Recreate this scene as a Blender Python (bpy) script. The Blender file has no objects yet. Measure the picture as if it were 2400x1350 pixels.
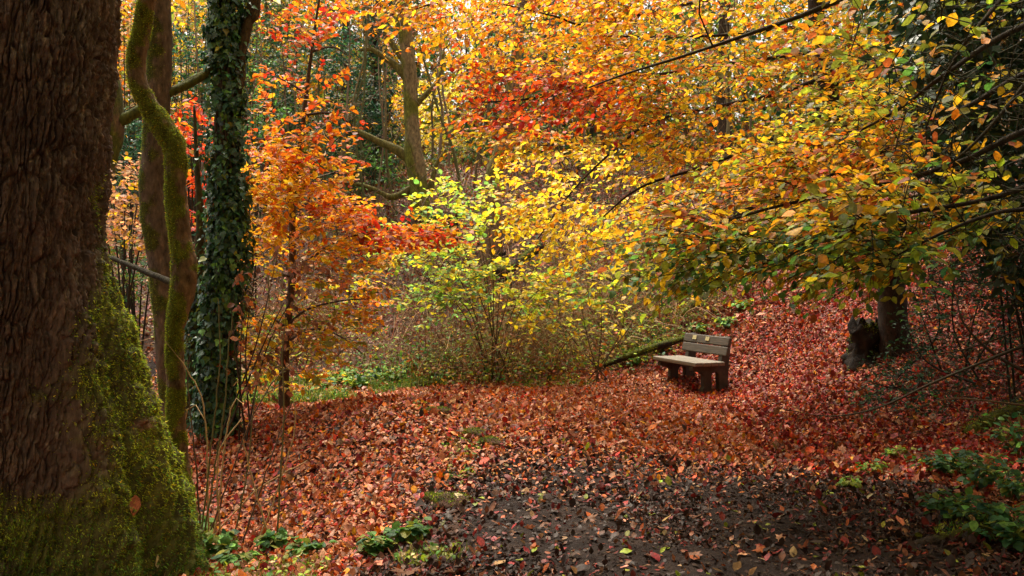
import bpy, bmesh, math, random
import numpy as np
from mathutils import Vector, Matrix

R = math.radians
rng = np.random.default_rng(11)
random.seed(11)
scene = bpy.context.scene
COL = scene.collection

# ------------------------------------------------------------------ camera, sky, sun, exposure
EYE = 1.65
FPX = 2100.0                       # focal length in photo pixels (photo 2400 wide)
HOR = 640.0                        # photo row of the horizon
cam_d = bpy.data.cameras.new('camera')
cam = bpy.data.objects.new('camera', cam_d)
COL.objects.link(cam)
cam.location = (0, 0, EYE)
cam.rotation_euler = (R(90), 0, 0)
cam_d.sensor_width = 36.0
cam_d.lens = 36.0 * FPX / 2400.0
cam_d.shift_y = -(675.0 - HOR) / 2400.0
cam_d.clip_start = 0.05
cam_d.clip_end = 600
scene.camera = cam

SUN_DIR = Vector((-0.20, 0.45, 1.0)).normalized()     # towards the sun
world = bpy.data.worlds.new('World')
scene.world = world
world.use_nodes = True
wt = world.node_tree
wt.nodes.clear()
wo = wt.nodes.new('ShaderNodeOutputWorld')
wb = wt.nodes.new('ShaderNodeBackground')
sk = wt.nodes.new('ShaderNodeTexSky')
sk.sky_type = 'NISHITA'
sk.sun_disc = False
sk.sun_elevation = math.asin(SUN_DIR.z)
sk.sun_rotation = math.atan2(SUN_DIR.x, SUN_DIR.y)
sk.air_density = 1.0
sk.dust_density = 6.0
sk.ozone_density = 0.6
wb.inputs['Strength'].default_value = 0.115
hs = wt.nodes.new('ShaderNodeHueSaturation')         # overcast: a nearly colourless, faintly warm sky
hs.inputs['Saturation'].default_value = 0.18
wm = wt.nodes.new('ShaderNodeVectorMath')
wm.operation = 'MULTIPLY'
wm.inputs[1].default_value = (1.06, 1.0, 0.90)
wt.links.new(sk.outputs[0], hs.inputs['Color'])
wt.links.new(hs.outputs[0], wm.inputs[0])
wt.links.new(wm.outputs[0], wb.inputs['Color'])
wt.links.new(wb.outputs[0], wo.inputs['Surface'])

sun_d = bpy.data.lights.new('sun', 'SUN')
sun_d.energy = 3.6
sun_d.angle = R(34.0)
sun_d.color = (1.0, 0.90, 0.74)
sun = bpy.data.objects.new('sun', sun_d)
COL.objects.link(sun)
sun.location = (-6, 14, 22)
sun.rotation_euler = SUN_DIR.to_track_quat('Z', 'Y').to_euler()

scene.view_settings.view_transform = 'Standard'
scene.view_settings.look = 'None'
scene.view_settings.exposure = 1.35
scene.view_settings.gamma = 1.0
scene.view_settings.use_curve_mapping = False
scene.cycles.max_bounces = 7
scene.cycles.diffuse_bounces = 4
scene.cycles.glossy_bounces = 2
scene.cycles.transmission_bounces = 4
scene.cycles.use_denoising = True


def W(px, py, Y):
    """the point at depth Y that a photo pixel looks at"""
    return np.array([(px - 1200.0) / FPX * Y, Y, EYE - (py - HOR) / FPX * Y])


# ------------------------------------------------------------------ numpy noise
def _h(i, j, k, s):
    n = (i * 374761393 + j * 668265263 + k * 1274126177 + s * 974711) & 0x7fffffff
    n = ((n ^ (n >> 13)) * 1103515245) & 0x7fffffff
    n = ((n ^ (n >> 11)) * 12345701) & 0x7fffffff
    return ((n >> 7) & 0xffff) / 32767.5 - 1.0


def vnoise(P, seed=0):
    P = np.asarray(P, float)
    f = np.floor(P)
    i = f.astype(np.int64)
    t = P - f
    t = t * t * t * (t * (t * 6 - 15) + 10)
    r = 0
    for a in (0, 1):
        wx = t[..., 0] if a else 1 - t[..., 0]
        for b in (0, 1):
            wy = t[..., 1] if b else 1 - t[..., 1]
            for c in (0, 1):
                wz = t[..., 2] if c else 1 - t[..., 2]
                r = r + wx * wy * wz * _h(i[..., 0] + a, i[..., 1] + b, i[..., 2] + c, seed)
    return r


def fbm(P, octv=4, seed=0):
    P = np.asarray(P, float)
    r, a, s = 0, 1.0, 0
    for o in range(octv):
        r = r + a * vnoise(P * 2.0 ** o, seed + o * 17)
        s += a
        a *= 0.5
    return r / s


def worley2(x, y, seed=0, period=None):
    """F1, F2 of a jittered cell grid; period wraps x"""
    ix, iy = np.floor(x).astype(np.int64), np.floor(y).astype(np.int64)
    f1 = np.full(x.shape, 9.0)
    f2 = np.full(x.shape, 9.0)
    for a in (-1, 0, 1):
        for b in (-1, 0, 1):
            cx, cy = ix + a, iy + b
            hx = cx % period if period else cx
            px = cx + 0.5 + 0.45 * _h(hx, cy, hx * 0 + 3, seed)
            py = cy + 0.5 + 0.45 * _h(hx, cy, hx * 0 + 8, seed + 5)
            d = np.hypot(px - x, py - y)
            n2 = np.where(d < f1, f1, np.minimum(f2, d))
            f1 = np.minimum(f1, d)
            f2 = n2
    return f1, f2


def smooth(a, b, x):
    t = np.clip((x - a) / (b - a), 0, 1)
    return t * t * (3 - 2 * t)


def nrm(v):
    v = np.asarray(v, float)
    return v / np.maximum(np.linalg.norm(v, axis=-1, keepdims=True), 1e-9)


UP = np.array([0, 0, 1.0])


def spline(pts, step=0.1, rad=None):
    """Catmull-Rom through points (and radii)"""
    P = np.asarray(pts, float)
    if rad is not None:
        P = np.hstack([P, np.asarray(rad, float)[:, None]])
    Q = np.vstack([2 * P[0] - P[1], P, 2 * P[-1] - P[-2]])
    out = []
    for i in range(1, len(Q) - 2):
        n = max(2, int(np.linalg.norm(Q[i + 1, :3] - Q[i, :3]) / step))
        t = np.linspace(0, 1, n, endpoint=False)[:, None]
        a, b, c, d = Q[i - 1], Q[i], Q[i + 1], Q[i + 2]
        out.append(0.5 * (2 * b + (c - a) * t + (2 * a - 5 * b + 4 * c - d) * t ** 2 + (3 * b - a - 3 * c + d) * t ** 3))
    out.append(Q[-2][None])
    S = np.vstack(out)
    if rad is not None:
        return S[:, :3], np.maximum(S[:, 3], 0.001)
    return S


# ------------------------------------------------------------------ mesh accumulation
class MB:
    def __init__(self):
        self.V, self.F, self.C, self.n = [], [], [], 0

    def add(self, V, faces, col=(0.2, 0.2, 0.2)):
        V = np.asarray(V, float).reshape(-1, 3)
        c = np.asarray(col, float)
        if c.ndim == 1:
            c = np.broadcast_to(c, (len(V), 3))
        self.V.append(V)
        self.C.append(c)
        for f in faces:
            f = np.asarray(f, np.int64)
            if len(f):
                self.F.append(f + self.n)
        self.n += len(V)

    def build(self, name, mat, parent=None, smooth_=True, loc=None):
        me = bpy.data.meshes.new(name)
        V = np.vstack(self.V)
        if parent is not None:
            V = V - np.array(parent.matrix_basis.translation)
        elif loc is not None:
            V = V - np.asarray(loc)
        C = np.vstack(self.C)
        lo, tot = [], []
        for f in self.F:
            lo.append(f.reshape(-1))
            tot.append(np.full(len(f), f.shape[1], np.int32))
        lo = np.concatenate(lo).astype(np.int32)
        tot = np.concatenate(tot)
        st = np.concatenate([[0], np.cumsum(tot)[:-1]]).astype(np.int32)
        me.vertices.add(len(V))
        me.vertices.foreach_set('co', V.astype(np.float32).ravel())
        me.loops.add(len(lo))
        me.loops.foreach_set('vertex_index', lo)
        me.polygons.add(len(st))
        me.polygons.foreach_set('loop_start', st)
        me.polygons.foreach_set('loop_total', tot)
        me.polygons.foreach_set('use_smooth', np.full(len(st), smooth_))
        at = me.color_attributes.new('Col', 'FLOAT_COLOR', 'POINT')
        at.data.foreach_set('color', np.hstack([C, np.ones((len(C), 1))]).astype(np.float32).ravel())
        me.update(calc_edges=True)
        me.validate()
        me.materials.append(mat)
        o = bpy.data.objects.new(name, me)
        COL.objects.link(o)
        if parent is not None:
            o.parent = parent
        elif loc is not None:
            o.location = loc
        return o


def tag(o, label=None, cat=None, group=None, kind=None):
    if label: o['label'] = label
    if cat: o['category'] = cat
    if group: o['group'] = group
    if kind: o['kind'] = kind
    return o


def empty(name, loc, label, cat, group=None):
    o = bpy.data.objects.new(name, None)
    o.empty_display_size = 0.2
    COL.objects.link(o)
    o.location = [float(v) for v in loc]
    return tag(o, label, cat, group)


def frames(P):
    T = nrm(np.gradient(P, axis=0))
    ref = np.array([1.0, 0.13, 0.07]) if abs(T[0][0]) < 0.8 else np.array([0.1, 1.0, 0.1])
    N = np.zeros_like(P)
    n = ref - T[0] * ref.dot(T[0])
    for i in range(len(P)):
        n = n - T[i] * n.dot(T[i])
        n = n / max(np.linalg.norm(n), 1e-9)
        N[i] = n
    return T, N, np.cross(T, N)


def tube(mb, P, r, sides=3, col=(0.1, 0.08, 0.05), disp=None, cap=False):
    P = np.asarray(P, float)
    r = np.broadcast_to(np.asarray(r, float), (len(P),))
    T, N, B = frames(P)
    a = np.linspace(0, 2 * np.pi, sides, endpoint=False)
    ca, sa = np.cos(a), np.sin(a)
    D = N[:, None] * ca[None, :, None] + B[:, None] * sa[None, :, None]
    rr = np.broadcast_to(r[:, None], (len(P), sides))
    if disp is not None:
        rr = disp(P[:, None] + D * rr[..., None], rr)
    V = P[:, None] + D * rr[..., None]
    n = len(P)
    i = np.arange(n - 1)[:, None] * sides
    j = np.arange(sides)[None]
    jn = (j + 1) % sides
    F = np.stack([i + j, i + jn, i + sides + jn, i + sides + j], -1).reshape(-1, 4)
    faces = [F]
    V = V.reshape(-1, 3)
    if cap:
        V = np.vstack([V, P[0], P[-1]])
        k0, k1 = n * sides, n * sides + 1
        jj = np.arange(sides)
        faces.append(np.stack([np.full(sides, k0), (jj + 1) % sides, jj], -1))
        b = (n - 1) * sides
        faces.append(np.stack([np.full(sides, k1), b + jj, b + (jj + 1) % sides], -1))
    mb.add(V, faces, col)
    return V[:n * sides].reshape(n, sides, 3), D


# ------------------------------------------------------------------ leaf shapes: (u, v) outline and faces
def _tpl(pts, q=(), t=()):
    return np.array(pts, float), np.array(q, int).reshape(-1, 4), np.array(t, int).reshape(-1, 3)


OVATE = _tpl([(0, 0), (.2, .22), (.2, 0), (.2, -.22), (.52, .33), (.52, 0), (.52, -.33), (.82, .19), (.82, 0), (.82, -.19), (1, 0)],
             [(1, 2, 5, 4), (2, 3, 6, 5), (4, 5, 8, 7), (5, 6, 9, 8)],
             [(0, 2, 1), (0, 3, 2), (7, 8, 10), (8, 9, 10)])
ROUND = _tpl([(0, 0), (.15, .3), (.15, 0), (.15, -.3), (.5, .44), (.5, 0), (.5, -.44), (.85, .22), (.85, 0), (.85, -.22), (1.03, 0)],
             [(1, 2, 5, 4), (2, 3, 6, 5), (4, 5, 8, 7), (5, 6, 9, 8)],
             [(0, 2, 1), (0, 3, 2), (7, 8, 10), (8, 9, 10)])
SIMPLE = _tpl([(0, 0), (.45, .33), (.45, -.33), (1, 0)], (), [(0, 3, 1), (0, 2, 3)])
BLADE = _tpl([(0, .16), (0, -.16), (1, 0)], (), [(0, 1, 2)])


def _fan(half):
    out = [(0, 0)] + half + [(1, 0)] + [(u, -v) for u, v in half[::-1]]
    pts = [(.38, 0)] + out
    n = len(out)
    return _tpl(pts, (), [(0, 1 + i, 1 + (i + 1) % n) for i in range(n)])


IVY = _fan([(-.06, .22), (.1, .42), (.36, .46), (.5, .26), (.78, .16)])
MAPLE = _fan([(-.05, .3), (.08, .25), (.2, .55), (.38, .3), (.62, .48), (.66, .16)])
HOLLY = _fan([(.12, .2), (.2, .12), (.4, .3), (.5, .16), (.7, .26), (.78, .1)])


def leaves(mb, tpl, P, A, N, S, C, curl=0.18, fold=0.2, wid=1.0):
    P = np.asarray(P, float)
    n = len(P)
    if n == 0:
        return
    uv, q, t = tpl
    A = nrm(A)
    N = np.asarray(N, float)
    N = nrm(N - A * (N * A).sum(-1, keepdims=True))
    B = np.cross(N, A)
    cu = rng.normal(curl, 0.16, (n, 1))
    fo = rng.normal(fold, 0.18, (n, 1))
    u, v = uv[None, :, 0], uv[None, :, 1] * wid
    w = -cu * u * u + fo * np.abs(v) + rng.normal(0, 0.035, (n, len(uv)))
    S = np.broadcast_to(np.asarray(S, float), (n,))[:, None, None]
    V = P[:, None] + S * (u[..., None] * A[:, None] + v[..., None] * B[:, None] + w[..., None] * N[:, None])
    k = len(uv)
    base = (np.arange(n) * k)[:, None, None]
    f = []
    if len(q): f.append((q[None] + base).reshape(-1, 4))
    if len(t): f.append((t[None] + base).reshape(-1, 3))
    C = np.asarray(C, float)
    cc = np.repeat(C[:, None], k, 1) * (1 + rng.normal(0, 0.15, (n, k, 1)))
    mb.add(V.reshape(-1, 3), f, np.clip(cc, 0, 1).reshape(-1, 3))


# base colours (linear)
PAL = dict(
    red=(.46, .025, .012), scarlet=(.56, .06, .010), rust=(.36, .09, .02), orange=(.62, .15, .010), amber=(.62, .26, .012),
    gold=(.60, .36, .015), yellow=(.68, .50, .02), lemon=(.70, .62, .06), lime=(.34, .44, .03), olive=(.20, .22, .025),
    green=(.085, .20, .03), deep=(.035, .11, .035), dark=(.018, .055, .025), blueg=(.035, .105, .062), brown=(.16, .065, .03),
    maroon=(.16, .018, .012), salmon=(.52, .20, .10), pink=(.56, .30, .20), tan=(.42, .24, .11), straw=(.48, .34, .16),
    peach=(.62, .30, .12), wine=(.24, .03, .03), mud=(.034, .018, .012), cream=(.62, .52, .25), fresh=(.20, .42, .07))


def pick(n, spec, jit=0.18):
    """n leaf colours from {'name': weight}"""
    k = list(spec)
    w = np.array([spec[a] for a in k], float)
    i = rng.choice(len(k), n, p=w / w.sum())
    c = np.array([PAL[a] for a in k])[i]
    c = c * np.exp(rng.normal(0, jit, (n, 1))) * np.exp(rng.normal(0, 0.06, (n, 3)))
    return np.clip(c, 0, .95)


# ------------------------------------------------------------------ materials
def new_mat(name):
    m = bpy.data.materials.new(name)
    m.use_nodes = True
    t = m.node_tree
    t.nodes.clear()
    out = t.nodes.new('ShaderNodeOutputMaterial')
    return m, t, out


def N_(t, kind, **kw):
    n = t.nodes.new(kind)
    for k, v in kw.items():
        if k in n.inputs:
            n.inputs[k].default_value = v
        else:
            setattr(n, k, v)
    return n


def leaf_mat(name, trans=0.4, rough=0.5, spec=0.4, boost=1.3, vein=0.12):
    m, t, out = new_mat(name)
    at = N_(t, 'ShaderNodeAttribute', attribute_name='Col')
    co = N_(t, 'ShaderNodeTexCoord')
    nz = N_(t, 'ShaderNodeTexNoise', Scale=55.0, Detail=3.0)
    t.links.new(co.outputs['Object'], nz.inputs['Vector'])
    mr = N_(t, 'ShaderNodeMapRange')
    mr.inputs['From Min'].default_value = 0.3
    mr.inputs['From Max'].default_value = 0.7
    mr.inputs['To Min'].default_value = 1 - vein * 2
    mr.inputs['To Max'].default_value = 1 + vein
    t.links.new(nz.outputs[0], mr.inputs['Value'])
    mx = N_(t, 'ShaderNodeVectorMath', operation='MULTIPLY')
    t.links.new(at.outputs['Color'], mx.inputs[0])
    t.links.new(mr.outputs[0], mx.inputs[1])
    p = N_(t, 'ShaderNodeBsdfPrincipled')
    p.inputs['Roughness'].default_value = rough
    p.inputs['Specular IOR Level'].default_value = spec
    t.links.new(mx.outputs[0], p.inputs['Base Color'])
    if trans > 0:
        tr = N_(t, 'ShaderNodeBsdfTranslucent')
        sc = N_(t, 'ShaderNodeVectorMath', operation='SCALE')
        sc.inputs['Scale'].default_value = boost
        t.links.new(mx.outputs[0], sc.inputs[0])
        t.links.new(sc.outputs[0], tr.inputs['Color'])
        ms = N_(t, 'ShaderNodeMixShader')
        ms.inputs[0].default_value = trans
        t.links.new(p.outputs[0], ms.inputs[1])
        t.links.new(tr.outputs[0], ms.inputs[2])
        t.links.new(ms.outputs[0], out.inputs['Surface'])
    else:
        t.links.new(p.outputs[0], out.inputs['Surface'])
    return m


def rock_mat(name, cols, scale=6.0, stretch=(1, 1, 1), rough=0.85, bump=0.4, bscale=40.0, spec=0.25, attr=False, bdist=0.01):
    """noise-driven colour ramp + bump; attr=True multiplies the mesh's own Col"""
    m, t, out = new_mat(name)
    co = N_(t, 'ShaderNodeTexCoord')
    mp = N_(t, 'ShaderNodeMapping')
    mp.inputs['Scale'].default_value = stretch
    t.links.new(co.outputs['Object'], mp.inputs['Vector'])
    nz = N_(t, 'ShaderNodeTexNoise', Scale=scale, Detail=8.0, Roughness=0.65)
    t.links.new(mp.outputs[0], nz.inputs['Vector'])
    rp = N_(t, 'ShaderNodeValToRGB')
    e = rp.color_ramp.elements
    e[0].position, e[1].position = 0.3, 0.72
    e[0].color = (*cols[0], 1)
    e[1].color = (*cols[-1], 1)
    for k, c in enumerate(cols[1:-1]):
        x = e.new(0.3 + 0.42 * (k + 1) / (len(cols) - 1))
        x.color = (*c, 1)
    t.links.new(nz.outputs[0], rp.inputs[0])
    src = rp.outputs[0]
    if attr:
        at = N_(t, 'ShaderNodeAttribute', attribute_name='Col')
        mu = N_(t, 'ShaderNodeVectorMath', operation='MULTIPLY')
        t.links.new(src, mu.inputs[0])
        t.links.new(at.outputs['Color'], mu.inputs[1])
        src = mu.outputs[0]
    p = N_(t, 'ShaderNodeBsdfPrincipled')
    p.inputs['Roughness'].default_value = rough
    p.inputs['Specular IOR Level'].default_value = spec
    t.links.new(src, p.inputs['Base Color'])
    b2 = N_(t, 'ShaderNodeTexNoise', Scale=bscale, Detail=6.0, Roughness=0.7)
    t.links.new(mp.outputs[0], b2.inputs['Vector'])
    bu = N_(t, 'ShaderNodeBump', Strength=bump, Distance=bdist)
    t.links.new(b2.outputs[0], bu.inputs['Height'])
    t.links.new(bu.outputs[0], p.inputs['Normal'])
    t.links.new(p.outputs[0], out.inputs['Surface'])
    return m


M_leaf = leaf_mat('autumn_leaf', 0.5, 0.5, 0.3, 1.45, 0.2)
M_litter = leaf_mat('fallen_leaf', 0.12, 0.55, 0.22, 1.2, 0.25)
M_green = leaf_mat('green_leaf', 0.3, 0.6, 0.28, 1.4, .2)
M_ivy = leaf_mat('ivy_leaf', 0.12, 0.42, 0.42, 1.2)
M_moss = leaf_mat('moss', 0.3, 0.9, 0.1, 1.3)
M_twig = leaf_mat('twig', 0.0, 0.8, 0.2)
M_stem = leaf_mat('dry_stem', 0.0, 0.7, 0.25)
M_bark = rock_mat('rough_bark', [(.055, .034, .024), (.105, .066, .046), (.17, .115, .08)], 9, (1, 1, .35), .82, .6, 60, .3, bdist=.012)
M_barkcol = rock_mat('mossy_bark', [(.32, .28, .24), (.75, .72, .7), (1.15, 1.1, 1.05), (2.1, 2.0, 1.8)], 20, (1, 1, .45), .85, 1.0, 60, .2, attr=True, bdist=.02)
M_soil = rock_mat('woodland_soil', [(.032, .017, .011), (.07, .036, .024), (.12, .062, .04)], 5, (1, 1, 1), .9, .8, 30, .2, bdist=.03)
M_mud = rock_mat('path_mud', [(.010, .0055, .0045), (.022, .0125, .0095), (.044, .026, .019)], 4.5, (1, 1, 1), .8, 1.0, 26, .18, bdist=.04)
M_plank = rock_mat('bench_plank', [(.04, .034, .029), (.075, .063, .052), (.125, .105, .087)], 7, (.6, 9, 9), .6, .35, 30, .4, bdist=.004)
M_plank_lit = rock_mat('bench_plank_skylit', [(.10, .09, .072), (.17, .15, .118), (.26, .23, .18)], 7, (.6, 9, 9), .5, .35, 30, .4, bdist=.004)  # same planks, paler to paint in sky light on the seat
M_frame = rock_mat('bench_frame', [(.03, .025, .02), (.05, .042, .034), (.08, .066, .054)], 9, (1, 1, 1), .7, .3, 50, .3, bdist=.004)
M_plaque = rock_mat('plaque', [(.40, .36, .18), (.50, .45, .25), (.56, .52, .32)], 14, (1, 1, 1), .45, .1, 60, .5, bdist=.002)
M_stump = rock_mat('dark_stump', [(.006, .005, .004), (.015, .011, .009), (.04, .028, .02)], 10, (1, 1, .4), .9, .8, 40, .2, bdist=.02)

# ------------------------------------------------------------------ terrain from seen ground points (thin-plate spline)
GP = [W(*a) for a in [
    (1400, 1350, 4.9), (1900, 1350, 4.9), (2390, 1310, 5.0), (1000, 1340, 5.0), (600, 1345, 6.4), (420, 1350, 6.5), (200, 1350, 6.0),
    (1300, 1150, 7.2), (1700, 1100, 8.0), (2100, 1130, 7.2), (2380, 1100, 7.2), (1500, 1000, 10.4), (1900, 1000, 10.2), (2380, 980, 9.6),
    (1160, 1000, 9.0), (930, 985, 9.0), (720, 972, 9.8), (900, 1180, 6.9), (650, 1200, 7.9), (520, 1130, 8.8), (800, 1100, 8.3),
    (1240, 935, 12.6), (1640, 912, 14.3), (1750, 905, 14.0), (1450, 905, 14.0),
    (860, 925, 13.4), (700, 950, 12.6), (540, 990, 11.0), (400, 980, 11.0),
    (1000, 890, 15.0), (1300, 850, 16.0), (1500, 850, 15.6), (1620, 770, 17.0), (1900, 680, 15.9), (2000, 620, 16.8), (2390, 600, 15.6),
    (1850, 860, 13.6), (2000, 800, 13.3), (2200, 760, 12.6), (2390, 790, 11.4),
    (1000, 690, 18.5), (1000, 500, 22.0), (1200, 395, 27.0), (1400, 560, 22.0), (1620, 650, 20.0), (700, 720, 19.0), (400, 760, 17.5),
    (250, 700, 19.0), (300, 560, 26.0), (700, 480, 26.0)]]
GP += [np.array(a, float) for a in [
    (0, 0, 0), (0, -10, 0), (-8, -8, -.3), (8, -8, .8), (-3.2, 6, -.42), (-7, 5, -.6), (-12, 9, -.5), (-14, 16, .6), (7, 5, 1.0), (12, 8, 3.0),
    (14, 15, 4.2), (18, 0, 4), (-20, 0, -.6), (0, 40, 6.2), (-20, 40, 5.5), (20, 40, 7.5), (0, 60, 7), (-35, 60, 6.5), (35, 60, 8.5),
    (0, 95, 7.5), (-60, 95, 7), (60, 95, 9), (-60, 20, 3), (60, 20, 8), (-60, -15, 0), (60, -15, 7), (-25, 25, 2.5), (25, 25, 6.5)]]
GP = np.array(GP)


def _tps(r2):
    return 0.5 * r2 * np.log(r2 + 1e-9)


def _solve():
    n = len(GP)
    xy = GP[:, :2] / 10
    K = _tps(((xy[:, None] - xy[None]) ** 2).sum(-1)) + np.eye(n) * 0.004
    A = np.hstack([np.ones((n, 1)), xy])
    M = np.block([[K, A], [A.T, np.zeros((3, 3))]])
    s = np.linalg.solve(M, np.concatenate([GP[:, 2], np.zeros(3)]))
    return s[:n], s[n:]


_w, _a = _solve()
GX0, GY0, GS = -60.0, -14.0, 0.22
NX, NY = int(120 / GS) + 1, int(110 / GS) + 1
gx = GX0 + np.arange(NX) * GS
gy = GY0 + np.arange(NY) * GS
HG = np.zeros((NY, NX))
for j in range(NY):
    q = np.stack([gx / 10, np.full(NX, gy[j] / 10)], -1)
    r2 = ((q[:, None] - GP[None, :, :2] / 10) ** 2).sum(-1)
    HG[j] = _tps(r2) @ _w + _a[0] + q @ _a[1:]
XX, YY = np.meshgrid(gx, gy)
HG = HG + 0.05 * fbm(np.stack([XX * .9, YY * .9, XX * 0], -1), 3, 4) + .09 * np.exp(-((XX + 1.2) / 1.3) ** 2 - ((YY - 8.9) / 1.0) ** 2) + 0.022 * vnoise(np.stack([XX * 3, YY * 3, XX * 0], -1), 9)


def H(x, y):
    x, y = np.asarray(x, float), np.asarray(y, float)
    fx = np.clip((x - GX0) / GS, 0, NX - 1.001)
    fy = np.clip((y - GY0) / GS, 0, NY - 1.001)
    i, j = fx.astype(int), fy.astype(int)
    a, b = fx - i, fy - j
    return (HG[j, i] * (1 - a) + HG[j, i + 1] * a) * (1 - b) + (HG[j + 1, i] * (1 - a) + HG[j + 1, i + 1] * a) * b


def GN(x, y):
    e = 0.12
    return nrm(np.stack([H(x - e, y) - H(x + e, y), H(x, y - e) - H(x, y + e), np.full(np.shape(x), 2 * e)], -1))


def gpt(px, Y):
    x = (px - 1200) / FPX * Y
    return np.array([x, Y, float(H(x, Y))])


mb = MB()
i = (np.arange(NY - 1)[:, None] * NX + np.arange(NX - 1)[None]).ravel()
mb.add(np.stack([XX, YY, HG], -1), [np.stack([i, i + 1, i + NX + 1, i + NX], -1)], (.04, .025, .02))
tag(mb.build('ground', M_soil), 'brown woodland soil rising to banks behind the bench', 'ground', kind='structure')

# muddy path
PATH = spline([(1.6, -6, 0), (1.5, -1, 0), (1.35, 3, 0), (1.25, 6, 0), (1.1, 8.5, 0), (1.3, 10.8, 0), (0.9, 12.4, 0), (-1.0, 13.3, 0), (-3.6, 13.9, 0), (-7, 15, 0), (-12, 17, 0)], 0.05)[:, :2]
PS = np.concatenate([[0], np.cumsum(np.linalg.norm(np.diff(PATH, axis=0), axis=1))])
PT = nrm(np.gradient(PATH, axis=0))
PN = np.stack([PT[:, 1], -PT[:, 0]], -1)
hw = np.interp(PATH[:, 1], [0, 6, 8, 10, 14], [1.75, 1.6, 1.15, .9, .6])
ta = np.linspace(-1, 1, 121)
wob = 0.16 * vnoise(np.stack([PS * 1.1, PS * 0, PS * 0], -1), 3)
PX = PATH[:, None] + PN[:, None] * (ta[None, :, None] * (hw + wob)[:, None, None])
pz = H(PX[..., 0], PX[..., 1])
q3 = np.stack([PX[..., 0], PX[..., 1], PX[..., 0] * 0], -1)
def mud_relief(x, y):
    q = np.stack([x, y, x * 0], -1)
    return np.maximum(0.012 + 0.030 * fbm(q * 5, 5, 21) + 0.018 * np.abs(fbm(q * np.array([9, 4, 1]), 3, 33)) + .008 * fbm(q * 22, 2, 37), 0)


edge = smooth(1.0, 0.8, np.abs(ta))[None]
pz = pz + 0.012 + mud_relief(PX[..., 0], PX[..., 1]) * edge
nn, mm = pz.shape
i = (np.arange(nn - 1)[:, None] * mm + np.arange(mm - 1)[None]).ravel()
mb = MB()
mb.add(np.stack([PX[..., 0], PX[..., 1], pz], -1), [np.stack([i, i + 1, i + mm + 1, i + mm], -1)], (.04, .03, .025))
tag(mb.build('path', M_mud), 'dark trodden mud path winding past the bench', 'path', kind='structure')


def path_dist(x, y):
    d = np.full(x.shape, 1e9)
    for k in range(0, len(PATH), 12):
        d = np.minimum(d, np.hypot(x - PATH[k, 0], y - PATH[k, 1]) / hw[k])
    return d


# ------------------------------------------------------------------ plant builders
def in_poly(px, py, poly):
    poly = np.asarray(poly, float)
    r = np.zeros(len(px), bool)
    j = len(poly) - 1
    for i in range(len(poly)):
        c = ((poly[i, 1] > py) != (poly[j, 1] > py))
        xi = (poly[j, 0] - poly[i, 0]) * (py - poly[i, 1]) / (poly[j, 1] - poly[i, 1] + 1e-9) + poly[i, 0]
        r ^= c & (px < xi)
        j = i
    return r


def vol(poly, Yr, n, lump=0.0, seed=0):
    """n points in the volume that an outline spans between two depths; lump > 0 leaves gaps"""
    poly = np.asarray(poly, float)
    out = []
    while sum(map(len, out)) < n:
        m = n * 4
        px = rng.uniform(poly[:, 0].min(), poly[:, 0].max(), m)
        py = rng.uniform(poly[:, 1].min(), poly[:, 1].max(), m)
        Y = rng.uniform(Yr[0], Yr[1], m)
        P = np.stack([(px - 1200) / FPX * Y, Y, EYE - (py - HOR) / FPX * Y], -1)
        k = in_poly(px, py, poly)
        if lump:
            k &= vnoise(P * np.array([1.1, .8, 2.0]), 40 + seed) > (lump - 1 + rng.uniform(-.35, .35, m))
        out.append(np.hstack([P, px[:, None], py[:, None]])[k])
    A = np.vstack(out)[:n]
    return A[:, :3], A[:, 3], A[:, 4]


def grow(mb, nodes, targets, r0=.012, r1=.004, col=(.06, .045, .03), bias=None, sag=.12, sides=3):
    """joins each target to the nearest node of the growing skeleton with a thin bent twig; returns the twig directions"""
    nodes = np.asarray(nodes, float)
    cap_ = len(nodes) + len(targets) * 12 + 10
    NB = np.zeros((cap_, 3))
    NB[:len(nodes)] = nodes
    cnt = len(nodes)
    d0 = np.array([np.min(((nodes - t) ** 2).sum(-1)) for t in targets])
    D = np.zeros((len(targets), 3))
    for k in np.argsort(d0):
        t = targets[k]
        v = NB[:cnt] - t
        d2 = (v ** 2).sum(-1)
        if bias is not None:
            d2 = d2 * (1 + .9 * np.maximum(0, -(v @ bias) / (np.sqrt(d2) + 1e-6)) + .2)
        j = int(np.argmin(d2))
        p = NB[j]
        L = np.linalg.norm(t - p)
        if L < 1e-3:
            D[k] = nrm(rng.normal(0, 1, 3))
            continue
        m = int(min(9, max(2, L / .22)))
        s = np.linspace(0, 1, m + 1)[:, None]
        Q = p + (t - p) * s + UP * (sag * L * (s - s * s)) * 1.0 + np.vstack([np.zeros(3), rng.normal(0, .035 * L, (m - 1, 3)), np.zeros(3)]) if m > 1 else p + (t - p) * s
        tube(mb, Q, np.linspace(min(r0, r1 + .006 * L), r1, m + 1), sides, np.array(col) * rng.uniform(.7, 1.4))
        NB[cnt:cnt + m] = Q[1:]
        cnt += m
        D[k] = nrm(Q[-1] - Q[-2])
    return D


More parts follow.
